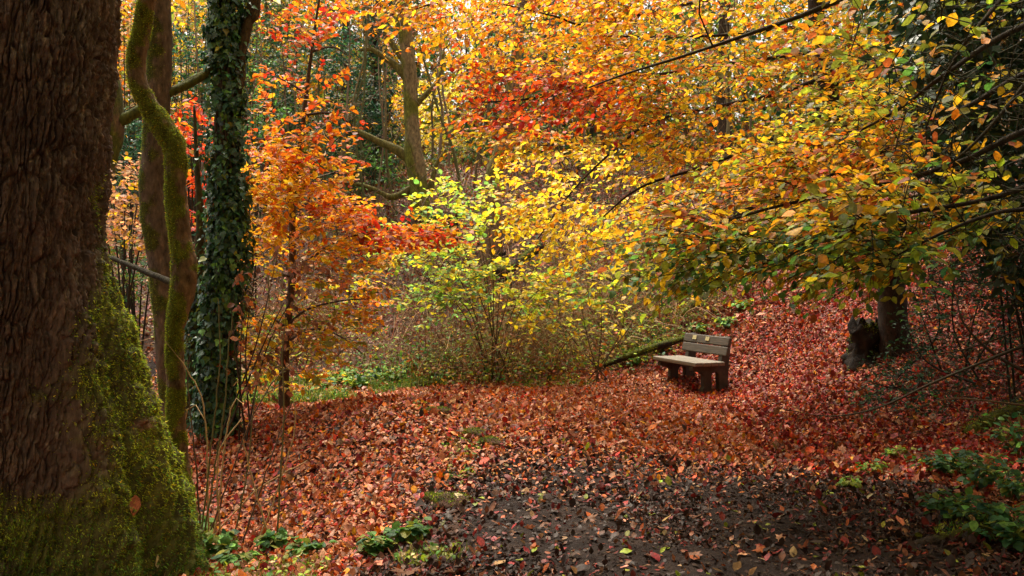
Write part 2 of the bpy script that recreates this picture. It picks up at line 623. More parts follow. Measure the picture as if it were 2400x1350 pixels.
def sprays(mbl, mbt, P0, D, L, m, S, colf, tpl=OVATE, droop=.25, flat=.35, r=.0025, col=(.07, .045, .03), down=.3, curl=.18, open_=.8):
    """flat leafy sprays: m leaves in two ranks along a short drooping twig; colf(points) -> colours"""
    n = len(P0)
    D = nrm(D)
    L = np.broadcast_to(np.asarray(L, float), (n,))
    k = np.arange(m)
    s = (k[None] + rng.uniform(.2, .9, (n, m))) / m
    pos = P0[:, None] + D[:, None] * (L[:, None] * s)[..., None] - UP * (droop * L[:, None] * s ** 2)[..., None]
    lat = nrm(np.cross(D, UP) + rng.normal(0, .25, (n, 3)))
    sd = np.where(k % 2, 1.0, -1.0)[None, :, None]
    A = D[:, None] * .6 + sd * lat[:, None] * open_ - UP * (down * rng.uniform(.2, 1.6, (n, m)))[..., None] + rng.normal(0, .28, (n, m, 3))
    Nn = UP + rng.normal(0, flat, (n, m, 3))
    P = pos.reshape(-1, 3)
    C = colf(P, n, m)
    Sz = (np.broadcast_to(np.asarray(S, float), (n,))[:, None] * np.exp(rng.normal(0, .2, (n, m)))).ravel()
    leaves(mbl, tpl, P + rng.normal(0, .012, P.shape), A.reshape(-1, 3), Nn.reshape(-1, 3), Sz, C, curl)
    if mbt is not None:
        for a in range(n):
            q = np.linspace(0, 1, 4)[:, None]
            tube(mbt, P0[a] + D[a] * L[a] * q - UP * droop * L[a] * q * q, [r * 1.5, r * 1.3, r, r * .6], 3, col)


def hdir(P, away, spread=.5, up=0.0):
    """mostly level directions pointing away from a vertical axis"""
    v = P - np.asarray(away)
    v[:, 2] *= .2
    return nrm(nrm(v) + rng.normal(0, spread, P.shape) * np.array([1, 1, .35]) + UP * up)


def knobbly(amp, f, seed):
    def d(P, rr):
        return rr * (1 + amp * fbm(P * f, 3, seed) + amp * .45 * fbm(P * np.array([f * 7, f * 7, f * 2.2]), 3, seed + 3))
    return d


def limb(mb, pts, rad, sides=14, step=.05, col=(.07, .055, .04), amp=.18, f=4.0, moss=None, seed=1, cap=True):
    """a tapered bent limb; moss = (colour, where) paints the growing moss colour into Col"""
    P, r = spline(pts, step, rad)
    P = P + fbm(np.stack([P[:, 2], P[:, 0], P[:, 1]], -1) * 1.3, 2, seed)[:, None] * np.array([1, .6, .2]) * r[:, None] * .25
    V, Dn = tube(mb, P, r, sides, col, knobbly(amp, f / max(.08, r.max()) * .25, seed), cap)
    return P, r, V, Dn


def paint(mb, V, Dn, bark, mosscol, thr, freq=4.0, seed=3, side=None):
    """replace the last tube's colours by bark with patches of moss"""
    X = V.reshape(-1, 3)
    n = fbm(X * freq, 4, seed)
    if side is not None:
        n = n + .45 * (Dn.reshape(-1, 3) @ np.asarray(side))
    w = smooth(thr - .12, thr + .12, n)[:, None]
    c = np.asarray(bark) * (1 - w) + np.asarray(mosscol) * w
    full = np.broadcast_to(c, X.shape).copy()
    old = mb.C[-1]
    if len(old) > len(full):
        full = np.vstack([full, np.tile(np.asarray(bark), (len(old) - len(full), 1))])
    mb.C[-1] = full
    return w[:, 0]


def tufts(mb, V, Dn, w, n, size=(.012, .028), cols=None, hang=.5):
    """moss blades standing on a surface where weight w allows"""
    X, D = V.reshape(-1, 3), Dn.reshape(-1, 3)
    if w.sum() <= 0: return
    i = rng.choice(len(X), n, p=w / w.sum())
    # jitter within the neighbourhood of the vertex
    sp = np.median(np.linalg.norm(np.diff(V, axis=0), axis=-1))
    T = nrm(np.cross(D[i], UP + rng.normal(0, .01, (n, 3))))
    Pj = X[i] + T * rng.normal(0, sp * .6, (n, 1)) + UP * rng.normal(0, sp * .6, (n, 1))
    A = nrm(D[i] * 1.0 - UP * hang * rng.uniform(0, 1.4, (n, 1)) + rng.normal(0, .5, (n, 3)))
    leaves(mb, BLADE, Pj - D[i] * .004, A, rng.normal(0, 1, (n, 3)), rng.uniform(*size, n), pick(n, cols or {'olive': 3, 'lime': 1.2, 'green': 1}, .3), .3, 0)


MOSSC = {'olive': 4, 'lime': .7, 'deep': 1.2, 'green': .9}

# ------------------------------------------------------------------ fallen leaves on the ground
def scatter(n, x0, x1, y0, y1, keep):
    x, y = rng.uniform(x0, x1, n), rng.uniform(y0, y1, n)
    k = rng.uniform(0, 1, n) < keep(x, y)
    return x[k], y[k]


def litter(mb, x, y, spec, S, tpl, tilt=.35, lift=.02, jit=.22, cf=(.16, .16)):
    n = len(x)
    N = nrm(GN(x, y) + rng.normal(0, tilt, (n, 3)))
    A = rng.normal(0, 1, (n, 3))
    z = H(x, y) + rng.uniform(.003, lift, n)
    d = path_dist(x, y)
    on = d < 1.1
    if on.any():
        z[on] += .012 + mud_relief(x[on], y[on]) * smooth(1.0, .8, d[on])
    P = np.stack([x, y, z], -1)
    leaves(mb, tpl, P, A, N, np.exp(rng.normal(np.log(S), .3, n)), pick(n, spec, jit), *cf)


def in_view(x, y, m=.8):
    return (np.abs(x) < y * .58 + m) & (y > 3.6)


def clump(x, y, f=1.2, s=5):
    return vnoise(np.stack([x * f, y * f, x * 0], -1), s)


mb = MB()
def keep_main(x, y):
    d = path_dist(x, y)
    near = smooth(9.0 + .5 * (x - 1), 6.0, y)
    bare = 1 - near * smooth(1.5, .1, d + .5 * clump(x, y, 1.3, 8)) * .88
    grassy = np.where((x < -1.2) & (y > 12.3) & (y < 15.5), .3, 1.0)
    rough = np.where((y > 15.2) & (x < 2.4 + (y - 15) * .9), .4, 1.0)
    return bare * grassy * rough * in_view(x, y) * np.clip(1.15 - .015 * y + .3 * clump(x, y), 0, 1)

BANK = {'rust': 3.6, 'salmon': 4.0, 'scarlet': 1.1, 'orange': 1.6, 'red': .6, 'maroon': 1.4, 'brown': 1.4, 'pink': 2.0, 'peach': .5, 'amber': .5, 'tan': .8, 'wine': 1.6, 'mud': 1}
x, y = scatter(540000, -7, 9.5, 3.6, 15.5, keep_main)
d = path_dist(x, y)
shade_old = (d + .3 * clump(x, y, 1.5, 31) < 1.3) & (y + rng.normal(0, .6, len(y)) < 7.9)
slope = (x > 2.6 + .3 * clump(x, y)) & (y > 7) & ~shade_old & (rng.uniform(0, 1, len(x)) < .75)
litter(mb, x[slope], y[slope], {'wine': 3, 'maroon': 3, 'rust': 2.4, 'brown': 2, 'red': 1, 'scarlet': .8, 'salmon': .4, 'amber': .25}, .05, OVATE, .25, .03)
x, y, shade_old = x[~slope], y[~slope], shade_old[~slope]
litter(mb, x[~shade_old], y[~shade_old], BANK, .043, OVATE, .18, .03)
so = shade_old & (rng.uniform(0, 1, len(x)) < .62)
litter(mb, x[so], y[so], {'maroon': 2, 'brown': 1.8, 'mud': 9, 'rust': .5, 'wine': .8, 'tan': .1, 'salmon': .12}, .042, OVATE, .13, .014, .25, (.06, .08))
# trodden leaf crumbs pressed into the mud
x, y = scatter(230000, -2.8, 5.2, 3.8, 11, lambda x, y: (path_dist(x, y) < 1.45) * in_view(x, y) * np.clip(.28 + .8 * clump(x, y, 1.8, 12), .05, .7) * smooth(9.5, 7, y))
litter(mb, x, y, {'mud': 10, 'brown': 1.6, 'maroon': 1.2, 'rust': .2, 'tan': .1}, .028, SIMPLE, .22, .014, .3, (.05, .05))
x, y = scatter(2600, -2.4, 5.2, 3.8, 9, lambda x, y: (path_dist(x, y) < 1.5) * in_view(x, y) * .5)
litter(mb, x, y, {'olive': 3, 'tan': 1.2, 'salmon': .8, 'straw': .8, 'rust': 1, 'lime': .3}, .05, OVATE, .18, .02, .2, (.1, .15))
x, y = scatter(2000, -6, 8, 3.8, 12, keep_main)
litter(mb, x, y, {'salmon': 2, 'rust': 2, 'brown': 1.6, 'pink': 1, 'orange': .6, 'maroon': 1}, .072, MAPLE, .28, .03)
# thick fall near the bench, colours paler to paint a pool of light
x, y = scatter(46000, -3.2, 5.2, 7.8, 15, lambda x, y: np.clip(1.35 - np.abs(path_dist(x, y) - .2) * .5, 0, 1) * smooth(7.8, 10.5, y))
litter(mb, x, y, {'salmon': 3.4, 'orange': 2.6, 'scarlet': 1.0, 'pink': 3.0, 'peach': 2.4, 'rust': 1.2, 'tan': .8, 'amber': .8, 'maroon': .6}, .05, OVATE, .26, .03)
# banks further off
x, y = scatter(70000, 1.8, 10, 14.8, 20, lambda x, y: in_view(x, y) * np.where(x > 2.2 + (y - 15) * .6, .9, .1))
litter(mb, x, y, {'rust': 2.6, 'maroon': 2.6, 'brown': 1.6, 'wine': 2.4, 'salmon': 1, 'scarlet': 1.2, 'red': .8, 'tan': .3}, .055, SIMPLE, .25, .03)
x, y = scatter(190000, -14, 18, 15.5, 34, lambda x, y: in_view(x, y, 2) * np.clip(1.0 - .02 * (y - 15) + .4 * clump(x, y, .8, 6), 0, 1) * np.where(x > 2.2, 1.0, .75))
litter(mb, x, y, {'rust': 3, 'maroon': 1.6, 'brown': 3.6, 'wine': .8, 'salmon': 1, 'tan': 1.8, 'olive': 1.6, 'amber': .5}, .08, SIMPLE, .4, .04)
x, y = scatter(16000, -60, 60, -12, 60, lambda x, y: 1.0 - in_view(x, y, 1) * (y < 34) * 1.0)
litter(mb, x, y, {'rust': 3, 'maroon': 2, 'brown': 3, 'salmon': 1}, .14, SIMPLE, .4, .04)
tag(mb.build('leaf_litter', M_litter), 'carpet of fallen red, orange and brown leaves covering path and banks', 'fallen leaves', kind='stuff')

# ------------------------------------------------------------------ the bench
bench_pos = gpt(1620, 14.3)
bz = EYE - (912 - HOR) / FPX * 14.3
B_ANG = math.atan2(.925, -.38)
bench = empty('park_bench', (bench_pos[0], 14.3, bz), 'weathered brown park bench alone on the leaf covered path', 'bench')
bench.rotation_euler = (0, 0, B_ANG)


def bm_obj(name, bm, mat, parent, bev=.008, loc=(0, 0, 0)):
    if bev:
        bmesh.ops.bevel(bm, geom=list(bm.edges), offset=bev, segments=2, affect='EDGES', profile=.5)
    me = bpy.data.meshes.new(name)
    bm.to_mesh(me)
    bm.free()
    me.materials.append(mat)
    o = bpy.data.objects.new(name, me)
    COL.objects.link(o)
    o.parent = parent
    o.location = loc
    return o


def bm_box(bm, c, s, rx=0.0):
    g = bmesh.ops.create_cube(bm, size=1.0)
    M = Matrix.Translation(c) @ Matrix.Rotation(rx, 4, 'X') @ Matrix.Diagonal((*s, 1))
    bmesh.ops.transform(bm, matrix=M, verts=g['verts'])


def bm_poly(bm, pts, x0, x1):
    a = [bm.verts.new((x0, y, z)) for y, z in pts]
    b = [bm.verts.new((x1, y, z)) for y, z in pts]
    n = len(pts)
    bm.faces.new(a[::-1])
    bm.faces.new(b)
    for k in range(n):
        bm.faces.new((a[k], a[(k + 1) % n], b[(k + 1) % n], b[k]))
    bmesh.ops.recalc_face_normals(bm, faces=bm.faces)


BL = 1.24
bm = bmesh.new()
for k, (yy, wv) in enumerate([(.265, .13), (.125, .135), (-.015, .135), (-.145, .115)]):
    bm_box(bm, (0, yy, .452 + (.004 if k == 0 else 0)), (BL, wv, .062))
seat = bm_obj('seat', bm, M_plank_lit, bench, .012)
bm = bmesh.new()
lean = R(14)
for zc, yc in ((.635, -.262), (.782, -.299)):
    bm_box(bm, (0, yc, zc), (BL, .06, .139), lean)
backrest = bm_obj('backrest', bm, M_plank, bench, .014)
for xc in (-.06, .30):
    bm = bmesh.new()
    bm_box(bm, (xc, -.299 + .0335, .800), (.105, .008, .062), lean)
    pl = bm_obj('plaque', bm, M_plaque, backrest, .002)
arch = [(-.035 - .065 + .065 * math.cos(t) - .0, .27 + .05 * math.sin(t)) for t in np.linspace(0, math.pi, 8)]
for xc in (-.46, .46):
    dz = -.05 if xc < 0 else -.22
    prof = [(-.33, dz), (-.18, dz)] + [(-.165, .25)] + arch[::-1] + [(-.03, .25), (-.05, dz), (.14, dz), (.13, .06), (.10, .10), (.11, .27), (.15, .315), (.31, .35), (.31, .418), (-.20, .418), (-.224, .54), (-.31, .86), (-.385, .86), (-.40, .78), (-.36, .45)]
    if xc > 0:
        prof = [(a, b) for a, b in prof]
        i0 = prof.index((.14, dz))
        prof[i0:i0 + 3] = [(.30, dz), (.29, .03 - .06), (.13, .07)]
    bm = bmesh.new()
    bm_poly(bm, prof, xc - .05, xc + .05)
    bm_obj('leg_frame', bm, M_frame, bench, .01)
# leaves lying on the seat
for k, (lx, ly, c) in enumerate([(.18, .18, 'brown'), (-.28, .02, 'rust'), (-.40, .22, 'maroon'), (.42, .10, 'brown'), (-.08, -.10, 'rust')]):
    wp = Matrix.Translation(bench.location) @ Matrix.Rotation(B_ANG, 4, 'Z') @ Vector((lx, ly, .489))
    mb = MB()
    leaves(mb, OVATE, [np.zeros(3)], rng.normal(0, 1, (1, 3)) * np.array([1, 1, .05]), [UP], [.10], [PAL[c]], .2, .25)
    tag(mb.build('fallen_leaf', M_litter, loc=np.array(wp)), ['curled brown leaf lying on the far end of the bench seat', 'rust leaf in the middle of the bench seat planks', 'dark maroon leaf near the front corner at the near end of the bench seat',
        'small brown leaf at the very far tip of the bench seat', 'rust leaf tucked against the foot of the bench backrest'][k], 'leaf', 'leaves lying on the bench')

# ------------------------------------------------------------------ big rough-barked tree at the left
base = np.array([-3.38, 6.0, 0.0])
base[2] = float(H(base[0], base[1])) - .15
oak = empty('oak_tree', base, 'huge rough barked tree with mossy flared foot at left edge of the path', 'tree')


def oak_axis(z):
    return np.stack([-3.555 + .092 * z, base[1] + 0 * z, z], -1)


def oak_r(th, z):
    zz = z - base[2]
    r = .565 - .010 * zz
    fl = np.exp(-np.maximum(zz, 0) / .62)
    ang = lambda a, s: np.exp(-(np.angle(np.exp(1j * (th - a))) / s) ** 2)
    buttress = np.interp(z, [-.6, .0, .4, .62, .96, 1.31, 1.6, 1.9, 2.3], [.95, .78, .66, .57, .43, .28, .12, .02, 0])
    lobe = .45 * ang(.75, .3) + .6 * ang(-1.15, .42) + .5 * ang(-2.3, .4) + .4 * ang(2.4, .5)
    return r + (.12 + lobe) * fl * .95 + buttress * (ang(-.05, .5) + .18 * ang(-.42, .12) - .12 * ang(-.26, .08))


def tree_skin(th, z, amp=1.0):
    ax = oak_axis(z)
    r = oak_r(th, z)
    D = np.stack([np.cos(th), np.sin(th), 0 * th], -1)
    P = ax + D * r[..., None]
    big = .05 * fbm(P * 1.6, 3, 5)
    ds = r * np.gradient(th, axis=1)
    s = np.cumsum(ds, axis=1)
    s = s - s[:, [int(np.argmin(np.abs(th[0] + 1.3)))]]
    S3 = np.stack([s, z, 0 * z], -1)
    wx = s / .036 + .6 * fbm(S3 * np.array([14, 6, 1]), 3, 12)
    wy = z / .24 + .5 * fbm(S3 * 5, 2, 15) + 1.6 * vnoise(np.stack([np.floor(wx), z * 0, z * 0], -1), 14)
    f1, f2 = worley2(wx, wy, 7)
    plate = smooth(.0, .30, f2 - f1)
    g1, g2 = worley2(s / .021 + .4 * fbm(S3 * 20, 2, 22), z / .055 + .4 * fbm(S3 * 16, 2, 26), 9)
    fine = smooth(.0, .5, g2 - g1)
    tilt = vnoise(np.stack([np.floor(wx), np.floor(wy), z * 0], -1), 19)
    h = big + amp * (.034 * plate * (1 + .6 * tilt) + .010 * fine + .028 * fbm(S3 * np.array([46, 9, 1]), 4, 18) + .010 * fbm(P * 60, 3, 20))
    return P + D * h[..., None], D, P


nz = 640
th = np.concatenate([np.linspace(-np.pi, -2.9, 12, endpoint=False), np.linspace(-2.9, .55, 860, endpoint=False), np.linspace(.55, np.pi, 90, endpoint=False)])
zz = np.concatenate([np.linspace(base[2] - .2, 4.0, nz), np.linspace(4.05, 9.5, 60)])
TH, ZZ = np.meshgrid(th, zz)
zrel = ZZ - base[2]


def moss_w(th, z, P):
    """where moss grows: the foot, climbing on the right side"""
    zr = z - base[2]
    side = np.angle(np.exp(1j * (th - .15)))
    top = .45 + 2.1 * np.exp(-(side / .62) ** 2)
    return smooth(.35, -.35, (zr - top) + .9 * fbm(P * 2.2, 4, 31) + .35 * fbm(P * 9, 2, 35))


P0_ = oak_axis(ZZ) + np.stack([np.cos(TH), np.sin(TH), 0 * TH], -1) * oak_r(TH, ZZ)[..., None]
mw = moss_w(TH, ZZ, P0_)
mw = mw * smooth(-.62, -.3, fbm(P0_ * 6, 3, 39) + .25 * smooth(.9, .3, ZZ - base[2]))
V, D, _ = tree_skin(TH, ZZ, 1.0)
V = V - D * (mw * .012 - mw * .055 * np.clip(fbm(P0_ * 10, 3, 44) + .05, 0, 1))[..., None]
cb = np.array([.108, .073, .052])
tone = fbm(P0_ * np.array([7, 7, 2.0]), 4, 51)[..., None]
lich = smooth(.25, .5, fbm(P0_ * 5, 4, 53))[..., None] * .35
C = cb * (1 + .55 * tone) * (1 - lich) + np.array([.12, .115, .085]) * lich
fleck = smooth(.16, .36, fbm(P0_ * np.array([42, 42, 17]), 3, 58))[..., None] * smooth(-.3, .2, fbm(P0_ * 3, 2, 59))[..., None] * .55
C = C * (1 - fleck) + np.array([.27, .235, .175]) * fleck
scar = smooth(.22, .1, np.hypot((P0_[..., 0] + 2.28) * .7, P0_[..., 2] - .62) + .08 * fbm(P0_ * 14, 3, 57))[..., None] * (P0_[..., 1:2] < 6)
C = C * (1 - scar * .8) + np.array([.22, .115, .06]) * scar * .8
C = C * (1 - .75 * mw[..., None]) + np.array([.095, .115, .017]) * np.exp(.9 * fbm(P0_ * 9, 3, 79))[..., None] * .75 * mw[..., None]
mb = MB()
n0, n1 = V.shape[:2]
i = np.arange(n0 - 1)[:, None] * n1
j = np.arange(n1)[None]
jn = (j + 1) % n1
mb.add(V, [np.stack([i + j, i + jn, i + n1 + jn, i + n1 + j], -1).reshape(-1, 4)], C.reshape(-1, 3))
M_oak = rock_mat('oak_bark', [(.4, .37, .34), (.8, .78, .76), (1.2, 1.17, 1.12), (2.0, 1.95, 1.85)], 30, (1, 1, .3), .8, 1.0, 80, .3, attr=True, bdist=.008)
mb.build('trunk', M_oak, oak)
mb = MB()
vis = mw * (np.cos(TH - R(-70)) > -.55) * (zrel < 3.2) * oak_r(TH, ZZ)
vis[nz:] = 0
n = 170000
i = rng.choice(vis.size, n, p=(vis / vis.sum()).ravel())
Pm, Dm = V.reshape(-1, 3)[i], D.reshape(-1, 3)[i]
A = nrm(Dm * .8 - UP * rng.uniform(0, 1.0, (n, 1)) + rng.normal(0, .55, (n, 3)))
low = smooth(1.0, .2, Pm[:, 2] - base[2])
c = pick(n, {'olive': 4, 'lime': 2.2, 'green': 1.2, 'gold': .2}, .3) * (1 - low[:, None]) + pick(n, {'green': 3, 'deep': 2, 'olive': 2, 'fresh': .5}, .35) * low[:, None]
patch = np.exp(.42 + .8 * fbm(Pm * 6, 3, 77))[:, None]
leaves(mb, BLADE, Pm + rng.normal(0, .006, Pm.shape) - Dm * .004, A, rng.normal(0, 1, (n, 3)), rng.uniform(.010, .025, n), c * patch, .3, 0)
tag(mb.build('moss', M_moss, oak), kind='stuff')
# leaves caught in the moss
for (qx, qy), S, c, lb in [((316, 1176), .13, 'salmon', 'curled salmon leaf caught upright in the moss of the huge trunk'), ((368, 1306), .09, 'cream', 'pale narrow leaf stuck low in the moss of the huge trunk')]:
    X = V.reshape(-1, 3)
    ex, ey = 1200 + X[:, 0] / X[:, 1] * FPX - qx, HOR - (X[:, 2] - EYE) / X[:, 1] * FPX - qy
    k = np.where(np.hypot(ex, ey) < 8)[0]
    k = k[np.argmin(X[k, 1])]
    b = X[k] + D.reshape(-1, 3)[k] * .02
    mb = MB()
    leaves(mb, OVATE, [b + UP * S * .4], [np.array([.1, -.25, -1.0])], [D.reshape(-1, 3)[k] + np.array([.3, -.4, .1])], [S], [PAL[c]], .25, .2, 1.1 if S > .1 else .6)
    tag(mb.build('fallen_leaf', M_litter, loc=b), lb, 'leaf')
# limbs and unseen crown above the picture, thickened to shade the foreground
mbb = MB()
top = oak_axis(np.array([8.6]))[0]
ends = []
for a, l, u in [(-.75, 6.5, 1.2), (-.35, 4.5, 1.6), (-1.2, 6.0, .8), (-1.7, 5.5, 1.0), (2.9, 3.5, 2.4), (-2.3, 4.5, 1.4)]:
    dv = np.array([math.cos(a), math.sin(a), 0])
    pts = [top - UP * .6, top + dv * l * .35 + UP * u * .5, top + dv * l * .7 + UP * u * .8, top + dv * l + UP * u]
    P, r, _, _ = limb(mbb, pts, [.24, .16, .10, .04], 10, .2, cb)
    ends.append(P)
br = mbb.build('branch', M_oak, oak)
nodes = np.vstack(ends)
mbl, mbt = MB(), MB()
T = nodes[rng.integers(len(nodes), size=900)] + rng.normal(0, 1, (900, 3)) * np.array([1.3, 1.2, .8])
T[:, 1] = np.where(T[:, 1] > 4.2, T[:, 1] - 3.2, T[:, 1])
T[:, 2] = np.maximum(T[:, 2], 6.6)
D_ = grow(mbt, nodes, T, .03, .006)
sprays(mbl, None, T, hdir(T, base, .7), 1.0, 15, .25, lambda P, n, m: pick(n * m, {'gold': 2, 'olive': 2, 'amber': 2, 'brown': 1}), SIMPLE)
mbt.build('twigs', M_twig, oak)
mbl.build('crown', M_leaf, oak)

# ------------------------------------------------------------------ mossy crooked tree, smooth tree, leaning mossy tree
TREESEED = [100]


def pxpts(lst, Y):
    return [W(a, b, Y if len(q) == 0 else q[0]) for a, b, *q in lst]


def small_crown(t, nodes, n, box, m, S, spec, rad=.9, tpl=SIMPLE, zmin=None):
    """a leafy top for a tree whose crown is above the picture"""
    nodes = np.asarray(nodes)
    T = nodes[rng.integers(len(nodes), size=n)] + rng.normal(0, 1, (n, 3)) * np.array(box)
    if zmin is not None:
        T[:, 2] = np.maximum(T[:, 2], zmin + rng.uniform(0, .6, n))
    a, b = MB(), MB()
    grow(b, nodes, T, .02, .005)
    sprays(a, None, T, hdir(T, nodes.mean(0), .7), rad, m, S, lambda P, n, m: pick(n * m, spec), tpl)
    b.build('twigs', M_twig, t)
    a.build('crown', M_leaf, t)


BK = np.array([.17, .115, .06])
MS = np.array([.075, .085, .012])
pts = pxpts([(432, 1180), (415, 1060), (412, 900), (410, 780), (428, 650), (424, 560), (416, 450), (412, 350), (385, 305), (345, 245), (318, 170), (326, 90), (346, 0), (372, -120), (380, -260)], 7.2)
pts[0][2] -= .15
rad = np.array([31, 24, 21, 21, 29, 25, 24, 25, 26, 22, 21, 21, 20, 18, 14]) / FPX * 7.2
t = empty('crooked_tree', (pts[0][0], 7.2, H(pts[0][0], 7.2)), 'thin crooked moss covered tree with a sharp kink, right of the huge trunk', 'tree')
mb = MB()
P, r, V, Dn = limb(mb, pts, rad, 72, .010, BK, .16, 5.0, seed=61)
w = paint(mb, V, Dn, BK, MS * 1.8, -.05, 6.5, 63, (-.5, -.4, .3))
mb.build('trunk', M_barkcol, t)
mb = MB()
tufts(mb, V, Dn, w * (V.reshape(-1, 3)[:, 2] < 4.3), 42000, (.009, .021), {'olive': 4, 'lime': 3.4, 'green': .4, 'gold': .6})
tag(mb.build('moss', M_moss, t), kind='stuff')
mb = MB()
limb(mb, pxpts([(418, 668, 7.2), (385, 655, 7.3), (330, 632, 7.5), (270, 608, 7.7), (225, 588, 7.9)], 7.2), [.036, .028, .024, .021, .014], 12, .02, (.035, .03, .014), .3, seed=64)
mb.build('branch', M_barkcol, t)
small_crown(t, P[-12:], 60, (.9, .9, .6), 10, .12, {'gold': 2, 'olive': 2, 'amber': 1}, zmin=4.6)

GB = np.array([.115, .088, .06])
pts = pxpts([(402, 985), (398, 880), (388, 720), (372, 560), (360, 430), (362, 300), (371, 150), (374, 0), (378, -160), (385, -330)], 9.6)
rad = np.array([30, 30, 30, 31, 29, 29, 29, 28, 24, 14]) / FPX * 9.6
t = empty('smooth_barked_tree', (pts[0][0], 9.6, H(pts[0][0], 9.6)), 'straight grey brown smooth trunk standing behind the crooked mossy tree', 'tree')
mb = MB()
P, r, V, Dn = limb(mb, pts, rad, 48, .018, GB, .06, 3.0, seed=71)
w = paint(mb, V, Dn, GB, MS * .9, .30, 4.5, 73, (-.75, -.2, 0))
mb.build('trunk', M_barkcol, t)
mb = MB()
tufts(mb, V, Dn, w * (V.reshape(-1, 3)[:, 2] < 5), 8000, (.012, .026), MOSSC)
tag(mb.build('moss', M_moss, t), kind='stuff')
mb = MB()
limb(mb, pxpts([(385, 222, 9.6), (420, 208, 9.7), (460, 188, 9.8), (520, 150, 10.0), (580, 120, 10.4)], 9.6), [.055, .045, .04, .03, .015], 12, .04, MS, .15, seed=74)
mb.build('branch', M_barkcol, t)
small_crown(t, P[-10:], 60, (1.1, 1.1, .6), 10, .12, {'gold': 2, 'amber': 2, 'orange': 1}, zmin=5.4)

pts = pxpts([(205, 560), (228, 420), (248, 350), (262, 285), (258, 210), (240, 120), (225, 20), (210, -120)], 15.0)
pts[0] = gpt(150, 15.0)
t = empty('leaning_mossy_tree', pts[0], 'green mossed trunk leaning out from behind the huge rough trunk', 'tree')
rad = np.array([44, 36, 32, 30, 26, 22, 20, 14]) / FPX * 15
mb = MB()
P, r, V, Dn = limb(mb, pts, rad, 22, .06, BK * .7, .12, 3.0, seed=81)
w = paint(mb, V, Dn, BK * .7, MS * .9, -.1, 1.6, 83)
mb.build('trunk', M_barkcol, t)
mb = MB()
limb(mb, pxpts([(262, 285), (285, 282), (318, 264), (350, 245), (400, 216), (470, 178), (530, 150)], 15.0), np.array([17, 15, 13, 12, 10, 8, 4]) / FPX * 15, 12, .08, MS * .9, .2, seed=84)
limb(mb, pxpts([(262, 270), (270, 235), (240, 190), (250, 120)], 15.0), np.array([10, 8, 6, 3]) / FPX * 15, 10, .08, (.04, .035, .02), .2, seed=85)
mb.build('branch', M_barkcol, t)
small_crown(t, P[-8:], 50, (1.2, 1.2, .8), 10, .14, {'gold': 2, 'olive': 2}, zmin=6.6)

# ------------------------------------------------------------------ ivy-clad trees
def ivy_on(mb, V, Dn, n, S, bulge, spec, zmax=9, thr=None):
    X, D = V.reshape(-1, 3), Dn.reshape(-1, 3)
    w = (X[:, 2] < zmax) * np.clip(.85 + 1.1 * fbm(X * 2.8, 3, 91) - (0 if thr is None else thr), .02, 1) * (D[:, 1] < .55)
    i = rng.choice(len(X), n, p=w / w.sum())
    out = bulge * rng.uniform(.1, 1.0, (n, 1)) * (1 + 1.3 * fbm(X[i] * 2.6, 3, 92)[:, None])
    Pp = X[i] + D[i] * out + rng.normal(0, .025, (n, 3))
    N = nrm(D[i] + UP * .45 + rng.normal(0, .35, (n, 3)))
    A = nrm(-UP + D[i] * .4 + rng.normal(0, .45, (n, 3)))
    leaves(mb, IVY, Pp, A, N, np.clip(np.exp(rng.normal(np.log(S), .38, n)), S * .45, S * 1.6), pick(n, spec, .42), .15, .15)


IVYC = {'blueg': 5, 'deep': 3, 'dark': 1.4, 'green': 2, 'olive': .4}
pts = pxpts([(516, 1000), (518, 860), (526, 700), (534, 560), (536, 420), (534, 280), (530, 140), (526, 0), (524, -140), (522, -300)], 10.0)
rad = np.array([32, 26, 23, 22, 22, 22, 21, 20, 18, 12]) / FPX * 10
t = empty('ivy_clad_tree', (pts[0][0], 10.0, H(pts[0][0], 10.0)), 'forked tree thickly clad in dark green ivy, right of the crooked mossy trunk', 'tree')
mb = MB()
P, r, V, Dn = limb(mb, pts, rad, 24, .05, (.05, .04, .028), .08, 3, seed=101)
mb.build('trunk', M_barkcol, t)
fork = MB()
Pf, rf, Vf, Df = limb(fork, pxpts([(540, 250), (556, 190), (562, 130), (578, 60), (596, -10), (612, -120), (640, -260)], 10.0), np.array([18, 18, 15, 13, 13, 11, 6]) / FPX * 10, 16, .05, (.07, .055, .03), .1, seed=103)
limb(fork, pxpts([(580, 50), (600, 40), (606, 5), (612, -40)], 10.0), np.array([9, 8, 6, 4]) / FPX * 10, 10, .05, (.07, .055, .03), .1, seed=105)
fork.build('branch', M_barkcol, t)
mb = MB()
ivy_on(mb, V, Dn, 7000, .058, .10, IVYC, 5.6)
for k in range(9):
    a0 = rng.uniform(2.6, 6.0)
    ii = np.arange(6, len(V) - 40, 6)
    jj = ((a0 + .7 * np.sin(ii * .05 + k)) / (2 * np.pi) * 24).astype(int) % 24
    q = V[ii, jj] + Dn[ii, jj] * .035
    tube(mb, spline(q, .1), rng.uniform(.008, .016), 5, (.085, .062, .042))
for k in range(90):
    s_ = V[rng.integers(10, len(V) - 30), rng.integers(24)]
    d_ = nrm(np.array([rng.normal(0, 1), -abs(rng.normal(0, .6)), rng.normal(-.2, .4)]))
    q = spline([s_, s_ + d_ * .16, s_ + d_ * .28 - UP * rng.uniform(0, .16)], .05)
    tube(mb, q, .003, 3, (.05, .05, .025))
    m = len(q)
    leaves(mb, IVY, q, d_ - UP * .5 + rng.normal(0, .6, (m, 3)), UP + d_ + rng.normal(0, .5, (m, 3)), rng.uniform(.03, .075, m), pick(m, {'blueg': 2, 'green': 2, 'deep': 3}, .3))
ivy_on(mb, Vf, Df, 260, .055, .06, IVYC, 3.6)
mb.build('ivy', M_ivy, t)
